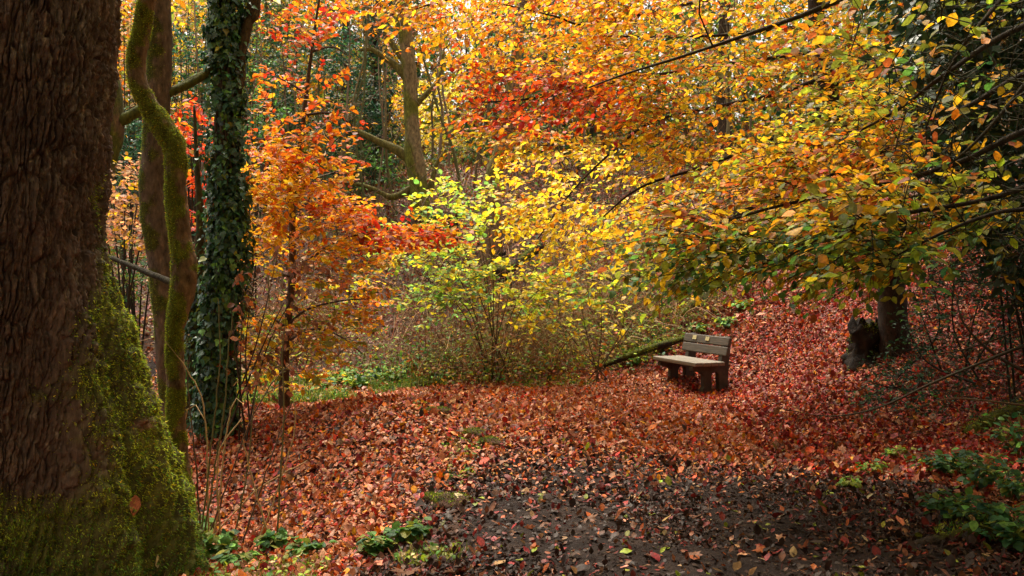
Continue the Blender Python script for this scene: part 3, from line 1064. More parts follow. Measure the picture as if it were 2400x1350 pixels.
small_crown(t, np.vstack([P[-8:], Pf[-8:]]), 90, (1.2, 1.2, .6), 10, .12, {'gold': 2, 'olive': 2, 'amber': 1}, zmin=5.6)

pts = pxpts([(456, 1000), (456, 880), (462, 760), (468, 640), (470, 520), (462, 380), (455, 250)], 10.6)
t = empty('ivy_clad_tree', (pts[0][0], 10.6, H(pts[0][0], 10.6)), 'slim ivy wrapped stem close behind the base of the crooked mossy tree', 'tree')
mb = MB()
P, r, V, Dn = limb(mb, pts, np.array([20, 18, 16, 13, 10, 6, 3]) / FPX * 10.6, 14, .06, (.06, .055, .022), .1, 3, seed=107)
mb.build('trunk', M_barkcol, t)
mb = MB()
ivy_on(mb, V, Dn, 900, .05, .05, {'deep': 3, 'dark': 3, 'green': 1.2, 'olive': .6}, 1.6, .15)
mb.build('ivy', M_ivy, t)

# ------------------------------------------------------------------ young orange beech in the middle left
def zone(P, rules):
    """per-leaf palette choice by height/position: rules = [(weight function, spec)]"""
    n = len(P)
    ws = np.stack([np.clip(f(P), 0, None) + 1e-4 for f, _ in rules], -1)
    ws = ws * np.exp(rng.normal(0, .25, ws.shape))
    ws = ws ** 2.2
    ws /= ws.sum(-1, keepdims=True)
    u = rng.uniform(0, 1, (n, 1))
    k = (np.cumsum(ws, -1) < u).sum(-1).clip(0, len(rules) - 1)
    C = np.zeros((n, 3))
    for a, (_, sp) in enumerate(rules):
        if (k == a).any():
            C[k == a] = pick(int((k == a).sum()), sp)
    return C


def pxof(P):
    return 1200 + P[:, 0] / P[:, 1] * FPX, HOR - (P[:, 2] - EYE) / P[:, 1] * FPX


def bump1(x, c, s):
    return np.exp(-((x - c) / s) ** 2)


Yb = 11.6
pts = pxpts([(668, 985), (666, 880), (676, 760), (684, 640), (686, 540), (690, 440), (704, 340), (716, 240), (728, 140), (742, 40), (760, -80)], Yb)
b0 = gpt(668, Yb)
t = empty('young_beech_tree', b0, 'young slender beech in layered red, orange and yellow leaf beside the leafy bank', 'tree')
mb = MB()
P, r, V, Dn = limb(mb, pts, np.array([15, 12, 9, 8.5, 8, 7, 6, 5, 4, 3, 2]) / FPX * Yb, 14, .06, (.075, .05, .03), .08, 4, seed=111)
mb.build('trunk', M_barkcol, t)
nodesF = P[P[:, 2] > .6]
mbb = MB()
for L_ in [[(682, 640), (735, 600), (800, 560), (880, 545), (960, 540), (1045, 548)], [(686, 560), (640, 540), (600, 545), (570, 560)], [(690, 450), (740, 430), (800, 430), (850, 425)],
           [(700, 360), (640, 330), (600, 325), (575, 330)], [(712, 270), (770, 265), (820, 290), (850, 330)], [(720, 220), (670, 190), (630, 175)], [(684, 650), (640, 640), (590, 660)],
           [(676, 760), (720, 725), (800, 705), (870, 700)], [(674, 770), (625, 740), (580, 745)], [(730, 120), (780, 110), (815, 130)], [(672, 800), (740, 770), (800, 790), (850, 830)], [(690, 470), (640, 460), (600, 470)]]:
    y1 = Yb + rng.uniform(-.9, .9)
    pp = [W(a, b, Yb + (y1 - Yb) * k / (len(L_) - 1)) for k, (a, b) in enumerate(L_)]
    q, _, _, _ = limb(mbb, pp, np.linspace(.02, .006, len(pp)), 6, .1, (.06, .04, .028), .05, seed=int(rng.integers(999)))
    nodesF = np.vstack([nodesF, q])
mbb.build('branch', M_barkcol, t)
polyF = [(650, 40), (760, 20), (775, 120), (785, 200), (760, 260), (800, 310), (795, 420), (760, 470), (850, 525), (1000, 540), (990, 570), (890, 600), (840, 640), (870, 690), (850, 760), (790, 840), (740, 900), (690, 910), (620, 920), (575, 840), (562, 640), (572, 480), (585, 340), (630, 260), (620, 120)]


def colF(P, n, m):
    x, y = pxof(P)
    edge_ = bump1(y - (.28 * (x - 700) + 470), 0, 45) * (x > 720)
    return zone(P, [
        (lambda P: bump1(y, 90, 110) + 2.2 * bump1(y, 545, 34) * (x > 840) + .35 * bump1(y, 320, 60), {'red': 2, 'scarlet': 1.8, 'rust': 3, 'orange': 2.2, 'amber': 1, 'gold': .8, 'wine': .6}),
        (lambda P: bump1(y, 300, 110) + 1.3 * edge_ + .5 * bump1(y, 690, 50) * (x > 780), {'orange': 3, 'scarlet': 1.2, 'amber': 3, 'rust': 1.6, 'gold': 1}),
        (lambda P: 1.0 * bump1(y, 500, 120) * (1 - .6 * edge_), {'amber': 3, 'gold': 3, 'yellow': 1.6, 'orange': 1.6}),
        (lambda P: bump1(y, 720, 130), {'gold': 3.4, 'olive': 2.4, 'amber': 2.6, 'orange': 1.4, 'yellow': 1.6, 'lime': .6, 'rust': .6})])


T, px, py = vol(polyF, (Yb - 1.3, Yb + 1.3), 520, 1.0, 1)
T = T[(py > 300) | (rng.uniform(0, 1, len(T)) < .45)]
T2, _, _ = vol([(700, 450), (800, 470), (930, 525), (1060, 530), (1050, 575), (930, 590), (860, 620), (770, 560)], (Yb - .8, Yb + .8), 55, .3, 2)
T = np.vstack([T, T2])
mbl, mbt = MB(), MB()
D_ = grow(mbt, nodesF, T, .009, .0028, (.06, .04, .028), sag=.08)
sprays(mbl, mbt, T, hdir(T, b0, .5), rng.uniform(.35, .6, len(T)), 13, .084, colF, OVATE, .18, .33, .0022, down=.22)
mbt.build('twigs', M_twig, t)
mbl.build('crown', M_leaf, t)

# ------------------------------------------------------------------ moss-green tree in the centre, up the bank
Yg = 22.0
GM = np.array([.20, .19, .055])
g0 = gpt(992, Yg)
pts = pxpts([(995, 545), (990, 500), (984, 440), (976, 380), (968, 320), (964, 250), (960, 170), (952, 90), (940, 0), (930, -120)], Yg)
t = empty('mossy_tree', g0, 'greenish mossed tree with crooked side branches on the bank behind the lime bush', 'tree')
mb = MB()
P, r, V, Dn = limb(mb, pts, np.array([34, 25, 21, 23, 19, 17, 17, 17, 16, 13]) / FPX * Yg, 24, .08, GM, .09, 2.2, seed=121)
w = paint(mb, V, Dn, np.array([.24, .20, .11]), GM * np.array([.8, .95, .6]), .0, 1.4, 123, (-.5, 0, 0))
mb.build('trunk', M_barkcol, t)
ndG = P
for L_, r0 in [([(960, 370), (930, 352), (895, 335), (860, 318), (825, 300)], 14), ([(952, 180), (925, 152), (895, 130), (868, 115), (842, 118)], 11), ([(962, 165), (930, 120), (905, 80), (890, 40)], 9),
               ([(978, 430), (955, 448), (915, 462), (880, 445), (840, 432), (790, 430)], 10), ([(988, 455), (1010, 430), (1020, 390), (1045, 350)], 8), ([(968, 250), (1000, 220), (1030, 180), (1040, 120)], 8), ([(985, 470), (1010, 450), (1016, 405)], 9)]:
    mb = MB()
    q, _, _, _ = limb(mb, pxpts(L_, Yg), np.linspace(r0, r0 * .35, len(L_)) / FPX * Yg, 10, .1, GM * .75, .22, 3, seed=int(rng.integers(999)))
    mb.build('branch', M_barkcol, t)
    ndG = np.vstack([ndG, q])
mbt, mbl = MB(), MB()
T, _, _ = vol([(800, 80), (900, 20), (1100, 20), (1120, 300), (1050, 400), (960, 440), (800, 440)], (Yg - 1.5, Yg + 1.5), 70)
D_ = grow(mbt, ndG, T, .02, .005, (.10, .075, .05))
T, _, _ = vol([(720, -200), (1150, -200), (1120, -20), (1000, 40), (800, 20)], (Yg - 2.5, Yg + 2), 120)
D_ = grow(mbt, ndG, T, .03, .006, (.06, .05, .03))
sprays(mbl, None, T, D_, .9, 14, .14, lambda P, n, m: pick(n * m, {'amber': 2, 'orange': 2, 'gold': 2}), SIMPLE)
mbt.build('twigs', M_twig, t)
mbl.build('crown', M_leaf, t)

Yh = 20.0
h0 = gpt(1150, Yh)
t = empty('leaning_tree', h0, 'shorter mossy trunk leaning right among orange leaves, right of the green mossed tree', 'tree')
mb = MB()
P, r, V, Dn = limb(mb, [h0 - UP * .3] + pxpts([(1155, 440), (1172, 360), (1190, 280), (1204, 190), (1215, 90), (1230, -40)], Yh), np.array([30, 22, 19, 17, 15, 12, 9]) / FPX * Yh, 20, .08, GM, .12, 2.2, seed=131)
paint(mb, V, Dn, np.array([.26, .18, .11]), GM * .8, .05, 1.5, 133, (-.6, 0, 0))
mb.build('trunk', M_barkcol, t)
small_crown(t, P[-14:], 60, (1.2, 1.2, .8), 12, .11, {'amber': 2, 'orange': 2, 'gold': 2}, .7)

# dark stumps on the bank
def stump(px, py, Y, rpx, hpx, label, lean=.0):
    b = gpt(px, Y)
    t = empty('tree_stump', b, label, 'stump', None)
    mb = MB()
    h_ = hpx / FPX * Y
    r_ = rpx / FPX * Y
    P = np.array([b - UP * .15, b + UP * .02, b + UP * h_ * .3 + np.array([lean * .3, 0, 0]), b + UP * h_ * .7 + np.array([lean * .7, 0, 0]), b + UP * h_ + np.array([lean, 0, 0])])
    P, r = spline(P, .03, [r_ * 1.5, r_ * 1.25, r_, r_ * .9, r_ * .75])
    V, D = tube(mb, P, r, 30, (.3, .3, .3), knobbly(.42, 5, int(px)), True)
    X = mb.V[-1]
    u = np.clip((X[:, 2] - b[2]) / h_, 0, 1.1)[:, None]
    ang = np.arctan2(X[:, 1] - b[1], X[:, 0] - b[0])
    jag = np.where((ang * 2.3 + px) % 2.1 > 1.05, .07, -.07) + .07 * np.sin(ang * 5 + px)
    X[:] = X + UP * (jag * h_ * smooth(.55, 1.0, u[:, 0]))[:, None] + (X - b) * np.array([1, 1, 0]) * (.5 * fbm(X * 3.5, 3, int(px) + 2)[:, None] + .10 * u)
    X[-1] = b + UP * h_ * .45
    V = X[:-2].reshape(V.shape)
    mb.build('trunk', M_stump, t)
    mb = MB()
    tufts(mb, V, D, np.clip(fbm(V.reshape(-1, 3) * 4, 3, 5), 0, 1) * (D.reshape(-1, 3)[:, 0] < .3), 900, (.015, .035), MOSSC)
    tag(mb.build('moss', M_moss, t), kind='stuff')
    return t


stump(1062, 500, 20.5, 16, 70, 'dark rotten stump close to the right of the green mossed tree')
stump(1168, 545, 19.3, 20, 62, 'black hollow stump at the foot of the leaning mossy trunk')

# ------------------------------------------------------------------ the big beech on the right, leaning over the path
Y2 = 12.2
b2 = gpt(2095, Y2)
pts = [b2 - UP * .3] + pxpts([(2085, 660), (2058, 570), (2030, 480), (1990, 380), (1955, 280), (1935, 180), (1918, 80), (1908, -40), (1900, -200)], Y2)
tb = empty('beech_tree', b2, 'dark beech trunk with wide golden and orange crown spreading left over the bench', 'tree')
mb = MB()
P, r, V, Dn = limb(mb, pts, np.array([38, 30, 25, 24, 23, 22, 21, 19, 16, 11]) / FPX * Y2, 26, .06, (.035, .026, .02), .10, 2.5, seed=141)
mb.build('trunk', M_barkcol, tb)
nodes2 = P[P[:, 2] > 1.6]
DK = (.03, .022, .016)
for L_, r0 in [
    ([(1915, 60, 12.2), (1800, 70, 12.1), (1700, 82, 12), (1560, 86, 12), (1410, 84, 12)], 9),
    ([(1910, -20, 12.2), (1720, -10, 12.8), (1560, 20, 12.6), (1380, 58, 12.4), (1300, 38, 12.2), (1180, 10, 12)], 9),
    ([(1935, 180, 12.2), (1820, 220, 11.9), (1680, 250, 12), (1530, 285, 12.4), (1430, 360, 12.9), (1340, 450, 13.4), (1260, 560, 13.8)], 9),
    ([(1950, 260, 12.2), (1800, 330, 11.3), (1650, 390, 10.7), (1500, 440, 10.5), (1400, 520, 10.6)], 8),
    ([(1985, 370, 12.2), (1860, 430, 11), (1740, 500, 10.3), (1600, 560, 10), (1520, 600, 9.9)], 8),
    ([(1925, 120, 12.2), (1700, 150, 12.8), (1450, 190, 12), (1250, 230, 11.2), (1130, 240, 10.8)], 8),
    ([(1900, -150, 12.2), (1600, -120, 12.4), (1300, -60, 12.3), (1050, 0, 12.2), (900, 40, 12.2)], 10),
    ([(1940, 200, 12.2), (2080, 180, 11.5), (2250, 220, 11)], 8),
    ([(2020, 450, 12.2), (1900, 480, 13.4), (1750, 520, 14)], 6),
    ([(1910, 20, 12.2), (2060, -40, 11.4), (2250, -100, 11)], 8)]:
    mb = MB()
    q, _, _, _ = limb(mb, pxpts(L_, Y2), np.linspace(r0, r0 * .28, len(L_)) * .62 / FPX * Y2, 8, .1, DK, .08, 3, seed=int(rng.integers(999)))
    mb.build('branch', M_barkcol, tb)
    nodes2 = np.vstack([nodes2, q])


def col2(P, n, m):
    x, y = pxof(P)
    nz = .5 * fbm(P * .9, 2, 150)
    return zone(P, [
        (lambda P: 1.6 * bump1(y - (.10 * (x - 1100)), 215, 65) * bump1(x, 1240, 190) + .3 * nz.clip(0), {'red': 2, 'scarlet': 3, 'rust': 3, 'orange': 1.5, 'peach': .7}),
        (lambda P: .9 * bump1(y, 60, 130) * bump1(x, 1000, 420) + .35, {'orange': 1.8, 'amber': 3, 'scarlet': .3, 'gold': 3.2, 'yellow': 1.2, 'rust': .8, 'olive': 1}),
        (lambda P: 2.4 * bump1(y, 500, 140) * bump1(x, 1360, 200), {'yellow': 5, 'gold': 2.4, 'amber': 1.2, 'orange': .3, 'lemon': 1.6}),
        (lambda P: .75 * smooth(1350, 1600, x) * bump1(y, 150, 200), {'gold': 3, 'amber': 2, 'olive': 3.6, 'orange': .9, 'yellow': .6, 'rust': 1.2, 'lime': .4}),
        (lambda P: .95 * smooth(1400, 1650, x) * smooth(380, 560, y), {'olive': 2.6, 'gold': 2, 'lime': .7, 'green': 1.2, 'amber': 1.2, 'rust': .6})])


zones = [
    ([(850, -60), (1500, -60), (1520, 170), (1480, 290), (1350, 260), (1220, 270), (1120, 190), (1060, 90), (960, 60), (880, 30)], (11.0, 13.2), 400, .08, .95),
    ([(1110, 190), (1300, 170), (1560, 190), (1560, 310), (1420, 350), (1280, 360), (1180, 320), (1110, 280)], (9.6, 11.6), 150, .076, .85),
    ([(1400, -60), (2080, -60), (2150, 150), (2100, 300), (2030, 470), (1850, 540), (1720, 520), (1600, 430), (1500, 320), (1430, 200)], (9.6, 13), 760, .078, .9),
    ([(1180, 370), (1480, 350), (1570, 460), (1540, 580), (1420, 620), (1300, 600), (1220, 500)], (12.2, 15.0), 150, .092, .95)]
Ts, Ss = [], []
for k, (pl_, yr, n, s_, lm) in enumerate(zones):
    T, _, _ = vol(pl_, yr, n, lm, 10 + k)
    Ts.append(T)
    Ss.append(np.full(n, s_))
# unseen crown added above the picture to shade the right hand slope
T = np.stack([rng.uniform(3.2, 10.5, 620), rng.uniform(11.5, 19, 620), np.zeros(620)], -1)
T[:, 2] = EYE + .335 * T[:, 1] + rng.uniform(.4, 2.2, 620)
Ts.append(T)
Ss.append(np.full(620, .16))
T = np.stack([rng.uniform(4.2, 8.5, 420), rng.uniform(6.5, 11.5, 420), np.zeros(420)], -1)
T[:, 2] = EYE + .335 * T[:, 1] + rng.uniform(0, 1.6, 420)
Ts.append(T)
Ss.append(np.full(420, .12))
T, S_ = np.vstack(Ts), np.concatenate(Ss)
mbl, mbt = MB(), MB()
D_ = grow(mbt, nodes2, T, .012, .003, (.04, .03, .022), sag=.1)
dirs = nrm(D_ * .5 + hdir(T, b2 + np.array([.8, 0, 0]), .45))
sprays(mbl, mbt, T, dirs, rng.uniform(.4, .7, len(T)), 12, S_, col2, OVATE, .22, .38, .0024, (.04, .03, .022), down=.28)
mbt.build('twigs', M_twig, tb)
mbl.build('crown', M_leaf, tb)

# ------------------------------------------------------------------ near beech whose boughs reach in from the right edge
b1 = np.array([5.1, 6.6, 0.0])
b1[2] = float(H(b1[0], b1[1]))
t1 = empty('beech_tree', b1, 'near beech reaching in from the right edge with dark bare twigs and green gold leaves', 'tree')
mb = MB()
P, r, V, Dn = limb(mb, [b1 - UP * .3, b1 + UP * .5, b1 + np.array([-.1, 0, 2.0]), b1 + np.array([-.2, .05, 4.0]), b1 + np.array([-.1, 0, 6.2]), b1 + np.array([.1, 0, 8])], [.42, .32, .28, .25, .2, .1], 26, .06, (.035, .03, .02), .1, 2.5, seed=161)
mb.build('trunk', M_barkcol, t1)
nodes1 = P[P[:, 2] > 2.2]
leafy = []
for L_, r0, lf in [
    ([(2700, -260, 6.6), (2300, -90, 6.8), (1990, -5, 7.2), (1870, 40, 7.4), (1740, 85, 7.6), (1600, 132, 7.8), (1470, 172, 8.0), (1380, 205, 8.2)], 13, 0),
    ([(2740, 60, 6.6), (2450, 150, 6.4), (2250, 260, 6.4), (2080, 350, 6.6), (1900, 430, 6.9), (1720, 500, 7.2)], 12, 1),
    ([(2740, 200, 6.6), (2420, 300, 6.0), (2250, 380, 6.0), (2080, 430, 6.2), (1880, 470, 6.5), (1700, 520, 6.9), (1560, 590, 7.3)], 12, 1),
    ([(2740, 300, 6.6), (2450, 420, 5.6), (2300, 470, 5.5), (2120, 500, 5.6), (1960, 540, 5.8), (1850, 600, 6.0)], 10, 1),
    ([(2740, -60, 6.6), (2400, 60, 6.2), (2220, 170, 6.0), (2100, 260, 6.2), (1950, 340, 6.4)], 12, 1),
    ([(2740, 350, 6.6), (2480, 470, 5.2), (2330, 500, 5.0), (2200, 550, 5.0), (2080, 610, 5.1)], 9, 1),
    ([(2720, -300, 6.6), (2450, -100, 6.0), (2320, 30, 5.8), (2230, 150, 5.8), (2170, 300, 6.0)], 10, 0),
    ([(2720, -200, 6.6), (2500, 60, 5.6), (2400, 200, 5.4), (2290, 330, 5.4), (2180, 420, 5.6)], 10, 0)]:
    mb = MB()
    q, _, _, _ = limb(mb, pxpts(L_, 6.6), np.linspace(r0, r0 * .25, len(L_)) * .68 / FPX * 6.6, 8, .08, (.04, .034, .018) if not lf else (.035, .028, .02), .1, 3, seed=int(rng.integers(999)))
    mb.build('branch', M_barkcol, t1)
    nodes1 = np.vstack([nodes1, q])


def col1(P, n, m):
    x, y = pxof(P)
    nz = fbm(P * 1.6, 2, 170)
    band = bump1(y - (520 - .32 * (x - 1560)), 0, 75)
    return zone(P, [
        (lambda P: 1.1 * band + .3 * nz.clip(0), {'orange': 1.2, 'amber': 2, 'peach': .5, 'rust': 1.6, 'scarlet': .2, 'gold': 2.6, 'olive': 1.6}),
        (lambda P: .55 + .4 * nz, {'gold': 2.6, 'amber': 1.4, 'olive': 3.2, 'yellow': .6, 'lime': .6, 'rust': .5}),
        (lambda P: .95 * smooth(470, 590, y) + .45 * smooth(2000, 2250, x), {'green': 2.4, 'olive': 3, 'lime': 1.3, 'gold': 1.2, 'deep': .6})])


zones = [
    ([(1560, 470), (1750, 400), (1950, 300), (2150, 200), (2210, 240), (2180, 400), (2050, 480), (1850, 560), (1700, 600), (1560, 600)], (6.2, 7.9), 420, .063),
    ([(1480, 580), (1640, 540), (1800, 540), (2000, 520), (2150, 520), (2200, 560), (2120, 640), (1990, 600), (1900, 640), (1850, 630), (1700, 655), (1560, 640)], (5.8, 7.6), 270, .065),
    ([(2000, 440), (2300, 430), (2420, 460), (2420, 520), (2200, 560), (2130, 650), (2040, 640), (1980, 540)], (4.9, 6.2), 200, .066),
    ([(1900, 0), (2420, -60), (2420, 440), (2250, 440), (2180, 200), (2000, 200)], (5.4, 7.2), 45, .08)]
Ts, Ss = [], []
for k, (pl_, yr, n, s_) in enumerate(zones):
    T, _, _ = vol(pl_, yr, n, .6, 20 + k)
    Ts.append(T)
    Ss.append(np.full(n, s_))
T = np.stack([rng.uniform(-1.5, 9.5, 800), rng.uniform(-1.5, 8.5, 800), np.zeros(800)], -1)  # unseen canopy overhead, added to darken the foreground
T[:, 2] = np.maximum(EYE + .335 * T[:, 1] + rng.uniform(.4, 2.8, 800), 4.2)
Ts.append(T)
Ss.append(np.full(800, .19))
T, S_ = np.vstack(Ts), np.concatenate(Ss)
mbl, mbt = MB(), MB()
D_ = grow(mbt, nodes1, T, .010, .0028, (.035, .03, .018), sag=.06)
dirs = nrm(D_ * .6 + hdir(T, b1, .35))
sprays(mbl, mbt, T, dirs, rng.uniform(.35, .6, len(T)), 10, S_, col1, OVATE, .2, .38, .0022, (.04, .03, .02), down=.28)
# bare hanging twigs at the right
T, _, _ = vol([(2080, 150), (2200, -60), (2460, -60), (2460, 640), (2250, 560), (2120, 470), (2060, 380)], (4.8, 7.2), 620)
D_ = grow(mbt, nodes1, T, .010, .003, (.035, .034, .016), sag=-.05, sides=4)
mbt.build('twigs', M_twig, t1)
mbl.build('crown', M_leaf, t1)

# ------------------------------------------------------------------ lime green bush
def bush(name, label, cat, base, stems, T, colf, S, m=8, tpl=ROUND, L=.35, r=.012, col=(.07, .05, .03), mat=None, flat=.3, group=None, droop=.15, down=.15, twmat=None):
    t = empty(name, base, label, cat, group)
    mb = MB()
    nd = []
    for pp, r0 in stems:
        q, _, _, _ = limb(mb, pp, np.linspace(r0, r0 * .3, len(pp)), 6, .12, col, .05, 3, seed=int(rng.integers(999)), cap=False)
        nd.append(q)
    mb.build('stems', M_twig, t)
    a, b = MB(), MB()
    D_ = grow(b, np.vstack(nd), T, .006, .0022, col, sag=.05)
    sprays(a, b, T, nrm(D_ * .5 + hdir(T, base, .5)), rng.uniform(.7, 1.3, len(T)) * L, m, S, colf, tpl, droop, flat, .002, col, down=down)
    b.build('twigs', M_twig, t)
    a.build('foliage', mat or M_leaf, t)
    return t


Yj = 14.6
j0 = gpt(1165, Yj)
stems = []
for tx, ty in [(930, 600), (980, 520), (1040, 470), (1090, 450), (1140, 470), (1180, 500), (1230, 540), (1270, 600), (1300, 640), (1000, 640), (1120, 540), (1350, 660)]:
    dy = rng.uniform(-1.0, .6)
    stems.append(([j0 + np.array([rng.normal(0, .15), rng.normal(0, .15), -.05]), W(1165 + (tx - 1165) * .35, 800 - (800 - ty) * .35, Yj + dy * .4), W(1165 + (tx - 1165) * .7, 810 - (810 - ty) * .75, Yj + dy * .8), W(tx, ty, Yj + dy)], .010))


def colJ(P, n, m):
    x, y = pxof(P)
    return zone(P, [(lambda P: bump1(y, 480, 90) * bump1(x, 1060, 130) + .25, {'lime': 3, 'lemon': 1, 'fresh': 2, 'yellow': 2}),
                    (lambda P: .8 * smooth(1050, 1250, x) + .2, {'yellow': 3, 'lime': 2, 'gold': 1.3, 'lemon': 1}),
                    (lambda P: .75 * smooth(560, 700, y), {'green': 1.6, 'lime': 2.4, 'olive': 2, 'fresh': 1.5, 'gold': .8})])


T1, _, _ = vol([(900, 600), (960, 490), (1050, 430), (1110, 440), (1200, 480), (1290, 540), (1410, 620), (1390, 720), (1200, 760), (1000, 740), (900, 690)], (Yj - 1.2, Yj + .8), 310, .85, 31)
bush('hazel_bush', 'airy lime green and yellow leaved bush in front of the bank, middle of the picture', 'bush', j0, stems, T1, colJ, .084, 8, ROUND, .45)

# lone yellow leafed stems to its right
s0 = gpt(1400, 14.2)
stems = [([s0 + np.array([rng.normal(0, .2), rng.normal(0, .2), 0]), W(a + 10, 760, 14.2), W(a, b, 14 + rng.uniform(-.5, .5))], .010) for a, b in [(1310, 650), (1360, 690), (1400, 640), (1450, 660), (1470, 740)]]
T, _, _ = vol([(1240, 650), (1480, 640), (1520, 720), (1460, 800), (1200, 800)], (13.4, 14.8), 60)
bush('yellow_leafed_shrub', 'sparse shrub with scattered bright yellow round leaves left of the bench', 'shrub', s0, stems, T, lambda P, n, m: pick(n * m, {'lemon': 2, 'yellow': 3, 'lime': 1.5, 'gold': 1}), .1, 3, ROUND, .3)

# ------------------------------------------------------------------ brown leafed sapling in front of the young beech
k0 = gpt(560, 9.6)
stems = [([k0 + np.array([rng.normal(0, .12), rng.normal(0, .12), 0]), W(560 + (a - 560) * .4, 820, 9.5), W(a, b, 9.4)], .011) for a, b in [(600, 620), (570, 680), (650, 600), (690, 660), (540, 700), (720, 640)]]
T, _, _ = vol([(545, 640), (700, 560), (770, 640), (700, 820), (620, 930), (545, 900)], (9.0, 10.0), 60)
bush('withered_sapling', 'sapling with hanging shrivelled brown leaves between ivy clad tree and young beech', 'sapling', k0, stems, T, lambda P, n, m: pick(n * m, {'brown': 4, 'rust': 2, 'tan': .8}), .075, 4, OVATE, .3, .01, (.05, .035, .025), None, .8, None, .3, 1.2)

# ------------------------------------------------------------------ evergreen shrubs, left back and elsewhere
def shrub(label, px, Y, poly, n, spec, S=.07, group=None, mat=None, tpl=SIMPLE, name='evergreen_shrub', cat='shrub', dY=1.0, m=10, L=.4):
    b = gpt(px, Y)
    x0, y0 = min(p[0] for p in poly), min(p[1] for p in poly)
    x1 = max(p[0] for p in poly)
    stems = [([b + rng.normal(0, .1, 3) * np.array([1, 1, 0]), W(px + (a - px) * .5, (y0 + HOR) / 2 + 60, Y), W(a, y0 + rng.uniform(.1, .5) * 160, Y + rng.uniform(-.5, .5) * dY)], .02) for a in np.linspace(x0 + 15, x1 - 15, 5)]
    T, _, _ = vol(poly, (Y - dY, Y + dY), n, .7, int(px) % 50)
    return bush(name, label, cat, b, stems, T, lambda P, n, m: pick(n * m, spec, .3), S, m, tpl, L, .02, (.035, .03, .02), mat or M_green, .6, group, .2, .4)


EVG = {'blueg': 4, 'deep': 4, 'dark': 2, 'green': .8}
shrub('dark evergreen shrub between the smooth trunk and the ivy clad tree', 440, 19, [(395, 60), (470, 40), (500, 200), (500, 460), (400, 480), (385, 300)], 210, EVG, .075)
shrub('dark evergreen shrub beside the leaning mossed trunk at far left', 300, 17, [(235, 300), (340, 270), (360, 420), (340, 470), (230, 440)], 150, EVG, .08)
shrub('low dark green shrub behind the crooked tree, under the pale orange beech', 320, 16, [(215, 560), (390, 560), (400, 700), (220, 700)], 130, {'deep': 3, 'green': 2, 'olive': 2, 'tan': .6}, .07)
shrub('bright green shrub behind the ivy clad tree at mid height', 590, 18, [(560, 100), (640, 120), (660, 300), (610, 460), (560, 480)], 90, {'green': 3, 'deep': 3, 'fresh': .8}, .08)
shrub('tall dark evergreen behind the red beech leaves', 720, 25, [(640, 60), (830, 80), (880, 230), (860, 420), (700, 430), (620, 300)], 420, {'deep': 3, 'dark': 4, 'blueg': 2, 'green': .5}, .11, dY=1.4)
shrub('small green shrub at the foot of the thin stems left of the mossed tree', 880, 23.5, [(810, 370), (930, 370), (940, 450), (820, 460)], 70, {'green': 3, 'fresh': 1, 'deep': 2}, .10)
shrub('pale orange beech shrub behind the huge trunk', 290, 13.5, [(205, 420), (330, 400), (370, 500), (380, 590), (215, 590)], 110, {'tan': 3, 'peach': 2, 'gold': 1.4, 'salmon': 1}, .08, mat=M_leaf, name='beech_shrub', tpl=OVATE)
shrub('red leafed shrub seen between the crooked tree and the ivy', 455, 13, [(400, 240), (490, 260), (490, 480), (450, 580), (430, 570), (400, 330)], 55, {'scarlet': 3, 'orange': 2, 'red': 2, 'gold': .5}, .085, mat=M_leaf, name='beech_shrub', tpl=OVATE)
shrub('orange speckled shrub filling the top gap beside the huge trunk', 300, 18, [(250, -20), (340, -20), (330, 240), (240, 260)], 90, {'orange': 3, 'gold': 2, 'tan': 2, 'olive': 1}, .09, mat=M_leaf, name='beech_shrub', tpl=OVATE)
shrub('golden topped shrub above the evergreens, right of the smooth trunk', 440, 22, [(385, -40), (500, -40), (500, 60), (390, 90)], 70, {'gold': 3, 'olive': 2, 'tan': 2, 'amber': 1}, .11, mat=M_leaf, name='beech_shrub')
shrub('dark green scrub on the bank top between the mossed tree and the leaning trunk', 1090, 29, [(1010, 350), (1180, 330), (1200, 400), (1000, 410)], 90, {'deep': 3, 'olive': 3, 'dark': 2, 'brown': 2}, .13)
shrub('mixed olive and brown scrub filling the gap left of the mossed tree trunk', 850, 27, [(780, 120), (930, 140), (940, 420), (770, 420)], 330, {'olive': 3, 'deep': 3, 'brown': 2, 'dark': 2, 'tan': .7}, .11, dY=1.6)
shrub('olive scrub behind the ivy clad tree and young beech, high up', 620, 27, [(540, -60), (700, -60), (700, 300), (540, 300)], 380, {'olive': 3, 'deep': 3, 'dark': 2, 'brown': 1, 'gold': .6}, .12, dY=1.6)
shrub('brown and olive scrub behind the orange crown over the bank', 1300, 27, [(1120, 60), (1500, 120), (1500, 420), (1150, 360)], 300, {'olive': 3, 'brown': 3, 'deep': 2, 'tan': 1, 'amber': 1}, .13, dY=1.6)
# sunlit shrubs far up the bank
shrub('far pale yellow sunlit shrub in the bright gap right of the mossed tree', 1060, 33, [(1000, 180), (1110, 190), (1120, 340), (1060, 370), (990, 340)], 110, {'lemon': 2, 'yellow': 2, 'cream': 2, 'gold': 1}, .17, mat=M_leaf, name='sunlit_shrub', dY=1.5)
shrub('far golden shrub in the bright gap left of the mossed tree', 905, 33, [(870, 180), (950, 190), (945, 350), (880, 360)], 80, {'gold': 3, 'amber': 2, 'yellow': 2, 'peach': 1}, .16, mat=M_leaf, name='sunlit_shrub', dY=1.5)

# ------------------------------------------------------------------ saplings and far trunks
SAPC = [(.19, .16, .08), (.15, .12, .07), (.25, .19, .13), (.12, .13, .05)]
sap_where = ['left of the green mossed tree', 'between the evergreens and the green mossed tree', 'on the bank right of the green mossed tree', 'behind the orange crown of the right beech', 'behind the left evergreen shrubs', 'far up the bank under the pale sky']


